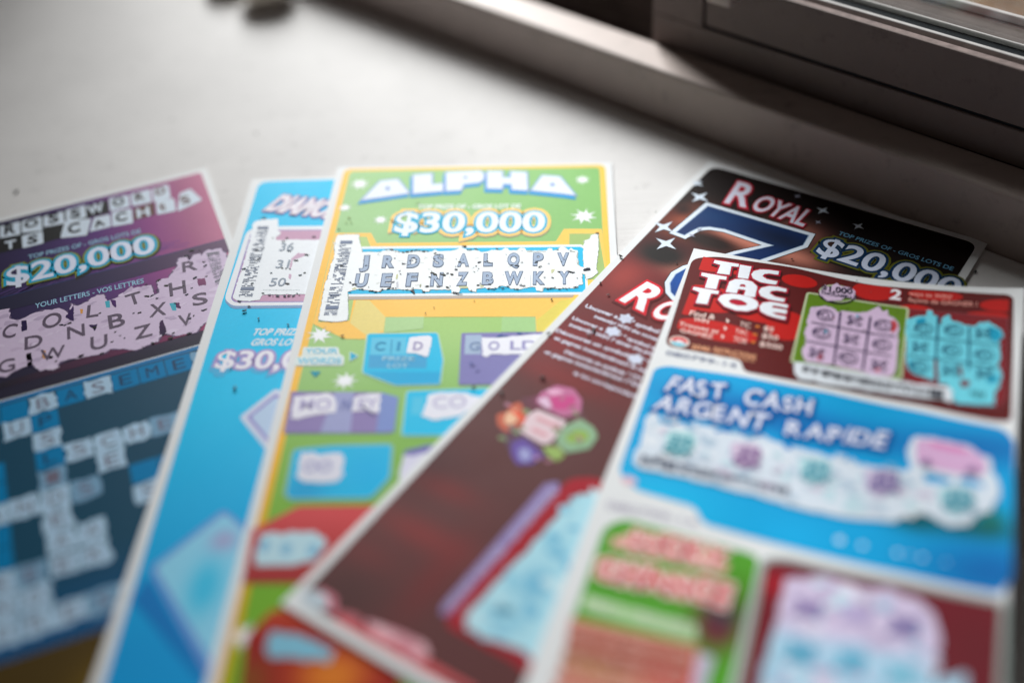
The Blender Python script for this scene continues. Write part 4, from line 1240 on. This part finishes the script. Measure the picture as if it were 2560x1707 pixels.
g1_.poly(offset_poly(rounded(gq, 1), .3), (196, 208, 168))
g1_.poly(rounded(offset_poly(gq, -.35), .8), (96, 132, 22))
g1_.poly(ellipse(((48.19,11.06)[0] - .1, (48.19,11.06)[1] + .5), 5.6, 4.5), (26, 22, 14))
g1_.poly(ellipse((48.11,10.44), 5.5, 4.3), (206, 218, 178))
g1_.poly(ellipse((48.11,10.44), 5.1, 3.9), (96, 132, 22))
g1_.text('GAME 1 - JEU 1', (54.79,15.33), (68.80,16.01), (54.68,13.69), (186, 200, 160), .02)
g1_.done()
gs = tT.part('scratched_panel', 4, g1_, M_SCRATCH)
LV = (216, 190, 220)
sc1 = [(41.31,19.64),(43.34,18.62),(45.40,17.81),(47.58,17.82),(48.65,18.83),(49.72,19.94),(50.46,18.60),(53.25,18.82),(55.34,18.51),(57.69,17.86),(59.04,16.52),(60.39,15.09),(61.12,13.48),(62.34,16.33),(63.71,15.12),(64.31,17.97),(66.22,19.22),(67.85,21.33),(68.15,23.76),(67.90,27.01),(68.41,28.62),(68.87,36.66),(69.01,42.22),(68.82,44.54),(67.87,46.19),(62.53,46.32),(58.09,45.15),(51.68,44.92),(46.40,44.99),(43.41,44.84),(41.90,41.01),(42.54,37.03),(41.58,32.30),(41.41,26.31)]
gs.poly(ragged(sc1, .18, .8, 3), LV)
gs.poly(ragged([(42.72,11.27),(43.51,9.15),(43.86,7.15),(45.23,7.85),(46.60,6.38),(47.41,5.34),(48.88,6.85),(50.70,6.37),(53.02,7.40),(53.78,10.95),(53.64,12.31),(51.38,11.56),(49.82,13.81),(48.02,14.29),(45.65,15.22),(44.15,13.53),(43.14,13.03)], .16, .7, 8), LV)
gs.poly([(65.44,20.18),(66.46,20.08),(67.58,22.38),(67.01,25.46),(66.00,26.15)], (196, 72, 76))
gs.poly([(47.42,38.89),(48.59,42.86),(46.82,43.83)], (204, 60, 66))
gs.poly([(63.33,43.39),(64.69,42.87),(64.75,44.69),(63.18,44.58)], (214, 110, 126))
gs.poly([(48.34,21.49),(48.86,22.12),(49.01,23.61),(48.46,23.00)], (206, 90, 96))
gs.poly([(47.13,28.67),(47.93,28.95),(47.62,31.02),(46.90,31.23)], (70, 176, 206))
gs.poly([(54.93,20.05),(56.07,19.52),(55.52,21.18)], (70, 176, 206))
gs.done()
gm = tT.part('revealed_marks', 6, gs)
PC = (64, 46, 88)
for a, b, w in (((50.35,19.57), (51.78,44.57), .6), ((59.28,19.80), (60.01,44.83), .6), ((42.57,26.83), (51.15,27.08), .42), ((51.15,27.08), (59.90,27.68), .42), ((59.90,27.68), (67.26,27.86), .42), ((42.47,35.98), (51.34,36.13), .42), ((51.34,36.13), (59.94,36.64), .42), ((59.94,36.64), (67.20,37.08), .42)):
    gm.line(a, b, w, PC)
def mark_o(part, c, col, k=1.0):
    part.ring(c, 2.65 * k, 2.7 * k, .36, col)
    part.ring((c[0], c[1]), 1.2 * k, 1.5 * k, .32, col)
    part.poly([(c[0] - 2.2 * k, c[1] - .9 * k), (c[0] - 1.5 * k, c[1] - 1.5 * k), (c[0] - 1.7 * k, c[1] + .9 * k), (c[0] - 2.3 * k, c[1] + .4 * k)], mixc(col, (255, 255, 255), .15))
def mark_x(part, c, col, bg, k=1.0):
    o = []
    for i in range(4):
        a = math.pi / 4 + i * math.pi / 2
        o += [(c[0] + 2.75 * k * math.cos(a - .28), c[1] + 2.9 * k * math.sin(a - .28)), (c[0] + 2.75 * k * math.cos(a + .28), c[1] + 2.9 * k * math.sin(a + .28)), (c[0] + .85 * k * math.cos(a + math.pi / 4), c[1] + .85 * k * math.sin(a + math.pi / 4))]
    part.poly(o, col, [offset_poly(o, -.34)])
    part.poly([(c[0] - 2.0 * k, c[1] - .9 * k), (c[0] - 1.3 * k, c[1] - 1.2 * k), (c[0] - .5 * k, c[1] + .2 * k), (c[0] - 1.3 * k, c[1] + 1.2 * k)], mixc(col, (255, 255, 255), .1))
for c in ((46.11,22.27), (63.33,23.21), (46.19,31.18), (63.96,32.41), (55.39,40.58)): mark_o(gm, c, PC)
for c in ((54.98,22.84), (55.07,31.77), (46.28,40.66), (64.28,41.70)): mark_x(gm, c, PC, LV)
gm.text('$1,000', (43.14,10.50), (52.63,9.75), (42.94,7.86), (44, 38, 60), .03)
gm.text('THOU-MILLE', (43.10,12.34), (53.95,12.29), (42.98,10.66), (54, 48, 72), .01)
gm.flecks([(42.51,19.28),(46.00,17.64),(50.41,18.20),(52.19,17.74),(60.38,13.64),(61.53,14.44),(62.20,15.07),(48.41,24.79),(58.46,26.77),(66.44,27.04),(66.78,15.97),(51.51,43.70),(48.90,11.67),(50.48,11.79),(43.21,7.07),(53.71,10.44)], .42, seed=3)
gm.done()
g2_ = tT.part('game_grid', 2, p, label='maroon game with turquoise squares')
fq = [(69.86,13.47),(83.76,13.46),(97.80,14.99),(98.38,36.09),(98.89,50.75),(97.28,54.90),(84.93,55.07),(70.92,45.95)]
g2_.poly(fq, (120, 70, 78))
g2_.poly(offset_poly(fq, -.25), (126, 26, 34))
g2_.text('GAME 2 - JEU 2', (83.35,16.62), (96.79,17.15), (83.36,15.12), (150, 96, 100), .01)
g2_.done()
ga = tT.part('scratched_panel', 4, g2_, M_SCRATCH)
TQ = (112, 210, 228)
ga.poly(ragged([(69.74,18.98),(72.19,17.05),(74.89,16.22),(75.11,13.55),(76.55,13.35),(77.06,15.40),(78.50,16.11),(79.15,20.12),(79.93,15.93),(81.56,14.72),(82.34,17.63),(86.97,19.60),(89.22,19.88),(89.67,17.98),(92.40,17.17),(95.84,20.36),(96.76,23.19),(95.91,27.13),(96.46,33.95),(95.77,36.28),(96.99,41.57),(96.42,46.44),(95.57,49.54),(95.74,54.29),(86.47,54.51),(84.75,52.52),(83.28,46.70),(80.66,46.99),(79.46,45.48),(74.89,43.97),(72.28,42.15),(71.33,38.63),(70.86,30.20),(70.00,25.40)], .22, .9, 6), TQ)
for q in ([(78.90,36.36),(79.77,36.23),(81.11,46.48),(79.81,47.12)], [(85.66,37.29),(86.53,39.01),(87.10,43.00),(86.01,42.68)], [(86.42,44.86),(88.19,44.20),(89.32,45.40),(88.37,47.27),(86.80,47.46)]):
    ga.poly(ragged(q, .12, .8, 2), (120, 34, 44))
for q in ([(72.33,18.54),(74.83,17.14),(75.32,19.57),(72.88,21.45)], [(92.52,19.61),(95.59,20.86),(96.53,24.15),(94.51,27.13),(93.03,24.39)], [(72.15,38.39),(73.21,37.74),(74.14,41.73),(72.72,41.52)], [(93.10,42.35),(96.19,41.19),(96.06,44.29),(93.52,45.40)]):
    ga.poly(rounded(q, .8), (30, 160, 196))
ga.done()
gm = tT.part('revealed_marks', 6, ga)
TC = (10, 92, 124)
for a, b, w in (((78.45,16.22), (79.46,36.51), .6), ((87.35,20.30), (88.41,39.92), .6), ((71.61,26.58), (79.34,26.93), .42), ((79.34,26.93), (87.72,27.44), .42), ((87.72,27.44), (95.76,28.08), .42), ((71.34,35.82), (79.49,36.18), .42), ((79.49,36.18), (88.24,36.99), .42), ((88.24,36.99), (95.66,38.10), .42)):
    gm.line(a, b, w, TC)
for c in ((74.86,22.62), (83.23,22.45), (83.32,31.78), (92.10,32.93), (75.13,40.42)): mark_o(gm, c, TC)
for c in ((91.32,23.09), (74.64,31.61), (83.67,40.73), (92.51,41.07)): mark_x(gm, c, TC, TQ)
gm.text('$25', (89.11,50.88), (93.04,51.51), (89.12,48.71), (46, 120, 130), .03)
gm.flecks([(70.09,22.67),(71.98,24.31),(79.66,19.95)], .5, seed=5)
gm.done()
bs = tT.part('barcode_strip', 7, p, M_SCRATCH)
bs.poly(ragged([(40.71,46.62),(45.07,45.99),(49.48,45.90),(58.22,46.18),(67.97,47.07),(75.24,47.87),(83.37,48.01),(84.97,49.89),(84.91,54.73),(82.73,53.76),(70.31,53.64),(59.14,53.43),(51.19,53.77),(47.62,53.10),(43.35,53.77),(41.37,51.54)], .16, .9, 9), (222, 228, 236))
bs.done()
bb = tT.part('barcode', 9, bs)
linebars(bb, [(43.52,47.44),(82.43,49.72),(82.48,53.28),(43.63,50.01)], (24, 26, 46), 4)
bb.done()

p = tT.part('game_panel', 0, label='bright blue game panel')
blue = rounded([(2.09,61.47),(5.40,59.12),(27.52,57.02),(51.58,56.54),(77.11,59.03),(98.32,62.98),(101.18,67.40),(101.85,92.17),(102.39,115.11),(99.95,120.14),(97.39,120.06),(78.61,118.04),(54.58,116.50),(28.38,115.39),(25.71,110.56),(8.92,109.62),(3.06,104.86)], 2.6)
p.poly(blue, blobs((0, 160, 218), ((15.18,111.42), 20, 12, (0, 182, 234), 1), ((97.95,113.79), 16, 10, (0, 96, 168), .9), ((92.12,71.49), 22, 7, (0, 104, 176), .9), ((34.99,70.21), 24, 6, (0, 96, 172), .8), ((57.55,73.43), 18, 5, (0, 92, 168), .7),
                      ((79.72,99.85), 6, 3.4, (0, 84, 96), 1.1), ((92.80,100.26), 10, 3, (0, 92, 104), 1.2), ((97.17,96.90), 3, 4, (30, 96, 70), .8), ((48.82,111.80), 10, 4, (0, 170, 228), .8)), fine=1.8)
for c, r in (((62.44,110.57), 1.0), ((68.07,111.01), .75), ((76.45,111.49), .7), ((79.28,111.52), .4), ((82.26,111.82), .6), ((87.68,112.35), .35)):
    p.poly(ellipse(c, r, r, 12), (206, 226, 238))
p.done()
p2 = tT.part('title_lettering', 2, p)
FC = [((0, 84, 160), .13, (.3, .7)), ((0, 96, 172), .09, (0, 0)), ((224, 226, 240), .02, (0, 0))]
p2.brushed('FAST CASH', (7.14,69.52), (48.54,67.04), (6.71,63.13), FC, slant=.1)
p2.brushed('ARGENT RAPIDE', (5.65,77.90), (69.42,75.68), (5.26,71.91), FC, slant=.1)
p2.done()
ga = tT.part('scratched_panel', 4, p, M_SCRATCH)
WS = (212, 222, 234)
hol = [[(79.93,82.87),(82.75,82.85),(86.87,84.04),(86.68,85.85),(83.63,86.13),(80.69,86.19)], [(88.53,83.78),(90.44,82.56),(92.92,83.51),(94.64,84.76),(94.85,86.11),(88.93,85.12)]]
ga.poly(ragged([(5.96,92.05),(4.64,82.55),(5.64,80.53),(6.88,79.45),(9.23,83.25),(11.29,84.58),(13.12,82.66),(14.79,81.45),(25.61,79.94),(27.52,80.97),(37.40,80.20),(41.91,80.84),(52.29,81.54),(54.51,82.18),(59.29,82.48),(61.51,83.46),(75.73,83.02),(76.63,81.94),(75.17,76.10),(75.91,70.94),(77.20,69.43),(81.05,69.23),(90.14,70.98),(93.21,73.65),(95.67,74.86),(96.38,80.00),(98.46,84.83),(98.19,89.14),(96.59,94.24),(93.48,96.06),(91.83,99.33),(87.31,100.63),(82.41,97.94),(79.35,95.73),(78.13,98.08),(75.09,101.50),(64.51,102.85),(51.41,102.84),(40.84,101.76),(21.47,101.42),(8.32,101.90),(5.61,100.14),(5.15,96.33)], .2, 1.1, 11), WS, hol)
mottle(ga, [(5.95,92.87),(7.85,82.35),(26.10,82.25),(54.73,83.68),(76.38,84.69),(89.56,92.50),(74.95,100.14),(51.15,101.19),(21.24,100.43)], [(190, 204, 220), (226, 232, 240), (176, 196, 214), (204, 196, 216), (184, 214, 224)], 70, 2.4, 5)
mottle(ga, [(4.22,81.84),(14.87,82.76),(37.02,81.14),(58.91,83.50),(75.27,83.42),(74.93,81.98),(58.59,81.10),(36.68,79.30),(14.28,80.27)], [(0, 130, 200), (200, 214, 230), (110, 170, 210)], 26, 1.5, 7)
ga.poly(rounded([(77.09,70.41),(81.12,70.01),(90.19,71.75),(93.73,74.34),(95.34,77.90),(94.15,82.49),(87.91,81.92),(83.00,81.23),(77.93,79.88)], 2), (212, 170, 208))
ga.poly(rounded([(80.14,70.49),(88.20,71.41),(91.23,72.84),(88.38,74.16),(81.34,72.80)], 1), (214, 134, 186))
ga.done()
gm = tT.part('revealed_symbols', 6, ga)
for c, col in (((16.37,89.20), (176, 216, 222)), ((34.33,88.09), (206, 188, 212)), ((52.90,88.31), (176, 214, 222)), ((69.77,88.54), (196, 184, 212)), ((88.59,91.50), (160, 204, 214))):
    gm.poly(ragged(ellipse(c, 4.6, 4.8, 14), .7, 2, 4), col)
gm.done()
gm = tT.part('revealed_prizes', 8, ga)
for c, col, sz in (((16.59,90.09), (56, 150, 168), 5.4), ((35.42,88.67), (128, 90, 148), 5.0), ((53.57,88.58), (60, 150, 172), 5.2), ((71.22,88.22), (104, 88, 150), 5.4), ((89.48,91.36), (50, 136, 160), 5.4)):
    gm.text('$10', (c[0] - sz * .55, c[1] + .2), (c[0] + sz * .55, c[1] + .2), (c[0] - sz * .55, c[1] - 3.4), col, .05)
    gm.text('DIX', (c[0] - sz * .75, c[1] + 3.6), (c[0] + sz * .75, c[1] + 3.8), (c[0] - sz * .75, c[1] + 1.0), col, .05)
for c in ((80.27,79.35), (91.53,80.42)): gm.poly(star(c, 2.0, 1.0, 5), (132, 106, 150))
gm.done()
bb = tT.part('barcode', 6, ga)
linebars(bb, [(7.52,96.85),(47.48,96.40),(47.64,99.21),(7.71,100.16)], (30, 38, 76), 8)
bb.done()
sn = tT.part('serial_number', 1)
sn.text('080799-14', (3.29,118.10), (27.17,116.87), (2.78,115.74), (170, 160, 186), .0)
sn.poly(ellipse((6.59,106.88), 2.2, 1.5), (226, 190, 204))
sn.done()

p = tT.part('game_panel', 0, label='green game panel with pink lettering')
gq = rounded([(4.70,124.35),(9.10,120.09),(28.52,120.55),(44.35,121.18),(44.72,130.23),(44.90,144.82),(45.10,159.74),(45.13,168.61),(8.31,181.32),(5.39,155.25)], 3)
p.poly(gq, blobs((84, 160, 46), ((40.75,135.92), 6, 8, (70, 130, 24), .9), ((38.69,144.53), 5, 7, (112, 30, 52), 1.2), ((39.44,141.27), 4, 4, (56, 76, 76), .8)), fine=2)
p.poly([(4.83,154.23),(35.65,152.32),(37.05,160.61),(37.23,171.31),(7.89,181.47),(6.64,167.12)], blobs((206, 122, 104), ((19.34,154.09), 20, 2, (214, 144, 126), .8), ((23.66,161.29), 22, 1.6, (190, 96, 70), .7), ((31.48,162.52), 8, 4, (226, 80, 80), .9), ((12.92,165.54), 10, 2, (170, 150, 60), .8)), fine=1.5)
for k in range(7):
    y = 1150 + k * 32
    a, b = lerp((5.73,156.34), (6.64,167.12), k / 7), lerp((35.08,153.96), (35.51,163.89), k / 7)
    p.line(a, b, .9, (160, 70, 54))
p.poly(rounded([(5.83,146.80),(34.49,147.15),(34.97,151.39),(6.65,151.17)], 1.2), (176, 214, 158))
p.poly([(36.07,154.19),(39.78,154.06),(39.58,161.61),(39.73,170.44),(37.23,171.31)], (196, 190, 214))
p.done()
p2 = tT.part('title_lettering', 2, p)
p2.poly(ragged([(12.16,123.61),(24.70,121.82),(32.52,122.58),(37.37,126.57),(37.14,130.21),(7.30,130.69),(7.95,127.41)], .8, 1.6, 4), (226, 172, 158))
p2.poly(ragged([(5.42,135.00),(22.37,133.24),(39.19,133.01),(39.31,139.49),(26.22,140.84),(7.39,140.87)], .8, 1.6, 5), (226, 172, 158))
p2.done()
p3 = tT.part('lettering', 4, p2)
PKL = [((246, 210, 208), .12, (0, 0)), ((206, 30, 50), .02, (0, 0))]
p3.brushed('LUCKY', (12.38,128.31), (35.71,128.11), (12.71,122.73), PKL, 0, 3, .4)
p3.brushed('CHANCE', (7.54,140.50), (39.47,139.12), (6.75,134.22), PKL, 0, 4, .4)
p3.done()
p4 = tT.part('small_print', 4, p)
p4.text('FIND 3 - TROUVEZ 3', (7.39,150.31), (34.10,149.64), (6.55,147.49), (232, 240, 220), .02)
for k in range(5):
    y = k * 62
    p4.text('MATCH THE MARKS TO WIN', (5.95,158.65)[:1] + ((5.95,158.65)[1] + k * 4.4,), (34.70,156.37)[:1] + ((34.70,156.37)[1] + k * 4.4,), (5.36,156.77)[:1] + ((5.36,156.77)[1] + k * 4.4,), (236, 190, 176), .02)
p4.done()
p = tT.part('game_panel', 0, label='maroon game panel with pale scratched squares')
mq = rounded([(44.86,121.81),(50.34,119.44),(76.81,119.88),(101.67,121.87),(101.96,137.98),(102.11,153.61),(45.96,168.33),(45.54,149.27)], 3)
p.poly(mq, (150, 162, 158))
p.poly(rounded(offset_poly(mq, -1.5), 2), blobs((110, 24, 36), ((49.51,128.72), 4, 4, (164, 16, 34), 1), ((95.51,139.16), 10, 14, (100, 30, 38), .8), ((67.68,120.47), 22, 2.2, (116, 104, 118), .9)), fine=2.5)
p.done()
p.poly([(47.39,124.91),(50.87,125.45),(50.65,135.20),(50.05,144.93),(48.92,158.50),(48.03,167.65),(47.20,167.92),(46.28,151.89)], (206, 186, 190))
for c in ((49.34,129.09), (49.68,140.33), (49.61,152.52)): p.poly(ellipse(c, 3.4, 5.2), (176, 18, 38))
p.poly([(87.67,127.90),(99.51,129.48),(100.21,153.98),(95.62,154.92),(94.13,143.23),(87.89,147.22)], (112, 26, 36))
ga = tT.part('scratched_panel', 2, p, M_SCRATCH)
ga.poly(ragged([(51.59,126.82),(60.97,122.86),(68.18,124.43),(74.95,123.72),(81.77,124.95),(86.42,128.45),(88.41,137.81),(87.55,148.04),(93.76,143.84),(95.62,154.92),(51.35,166.58),(51.70,138.51)], .4, 2, 5), lambda u, v: mixc((206, 192, 220), (168, 206, 228), (v - 139) / 6), fine=4)
mottle(ga, [(52.24,127.89),(61.14,124.08),(75.07,124.92),(85.67,129.78),(87.09,147.40),(53.89,163.68),(53.07,141.07)], [(190, 176, 206), (222, 214, 234), (160, 190, 216), (198, 220, 234)], 50, 3.0, 8)

ga.done()
gm = tT.part('revealed_marks', 4, ga)
for c, col in (((57.98,134.24), (140, 124, 170)), ((79.98,133.94), (124, 112, 162)), ((58.18,147.08), (84, 160, 192)), ((69.66,146.70), (92, 168, 198)), ((69.25,132.99), (178, 164, 204)), ((80.43,147.30), (120, 184, 208))):
    gm.poly(ragged(star(c, 4.6, 2.6, 4, .8), .5, 1.2, 3), col)
gm.done()


# ------------------------------------------------------------------ loose crumbs of scratched-off coating
protos = []
for sd in range(4):
    bm = bmesh.new()
    res = bmesh.ops.create_icosphere(bm, subdivisions=2, radius=1)
    R = random.Random(sd)
    ph = [R.uniform(0, 6) for _ in range(4)]
    for v in res['verts']:
        p = v.co
        k = 1 + .3 * math.sin(4 * p.x + ph[0]) * math.sin(5 * p.y + ph[1]) + .15 * math.sin(7 * p.x + ph[2])
        v.co = Vector((p.x * k * 1.0, p.y * k * .5 + .25 * p.x * p.x, p.z * k * .32)) * MM
    me = mesh_from(bm, 'scratch_crumb')
    me.materials.append(M_CRUMB)
    protos.append(me)


def crumb(pos, size, rot, label, group):
    o = bpy.data.objects.new('scratch_crumb', protos[rnd.randrange(4)])
    COL.objects.link(o)
    o.location = pos
    size *= .62
    o.scale = (size, size, size)
    o.rotation_euler = (0, 0, rot)
    tag(o, label, 'crumb', group)


def on(t, p, size, label, group, rot=None):
    crumb(t.at(p[0], p[1], CARD_T + .2 + .25 * size), size, rnd.uniform(0, 3) if rot is None else rot, label, group)


GA = 'loose crumbs on the green ticket'
GR_ = 'loose crumbs on the brown and maroon ticket'
GD = 'loose crumbs on the cyan ticket'
for p_, sz in (((80.03,81.21), .8), ((40.19,87.43), .5), ((15.13,98.34), .9), ((57.32,122.33), 1.1), ((55.35,81.39), .4), ((42.67,84.54), .4)):
    on(tA, p_, sz, 'tiny dark crumb of scratched-off coating lying loose on the green ticket', GA)
for p_, sz in (((2.83,83.22), .9), ((8.21,87.31), .75), ((1.96,113.19), 1.1), ((11.35,131.20), 1.4), ((4.63,142.91), 1.4), ((19.03,61.41), .6), ((50.46,40.76), .7), ((13.08,104.72), 1.4), ((13.21,107.70), .9), ((28.52,122.19), 1.1), ((19.41,109.06), .7)):
    on(tR, p_, sz, 'tiny dark crumb of scratched-off coating lying loose on the brown and maroon ticket', GR_)
on(tR, (1.31,67.58), 1.35, 'long black crumb on the white left edge of the brown ticket, beside the green ticket', None, -.9)
for p_, sz in (((11.37,78.92), 1.2), ((16.69,82.97), .9), ((15.26,115.88), 1.3), ((26.72,86.36), .8)):
    on(tD, p_, sz, 'tiny dark crumb of scratched-off coating lying loose on the cyan ticket', GD)
for p_, sz, lb in (((-180.5,398.5), 1.5, 'dark sliver of coating lying alone on the pale sill above the purple ticket'),
                   ((148.8,310.2), 1.2, 'black crumb on the sill beside the right edge of the brown ticket')):
    crumb(Vector((p_[0] * MM, p_[1] * MM, .3 * sz * MM)), sz, 1.0, lb, None)
on(tT, (53.10,2.61), .5, 'tiny black speck on the top white edge of the red topped ticket', None)
on(tT, (57.99,7.47), .35, 'minute dark speck on the red area left of the white number two', None)
GS = 'faint crumbs scattered on the sill above the tickets'
for p_, sz in (((-169.7,421.4), .5), ((-175.8,411.5), .6), ((-147.3,397.3), .4), ((-178.9,419.7), .45), ((-94.5,429.3), .7), ((-130.1,445.1), .6), ((-78.6,419.0), .5), ((-154.7,489.4), .7), ((53.0,356.4), .4), ((48.0,372.3), .35)):
    crumb(Vector((p_[0] * MM, p_[1] * MM, .3 * sz * MM)), sz * 1.2, rnd.uniform(0, 3), 'tiny dark speck on the pale sill beyond the tickets', GS)
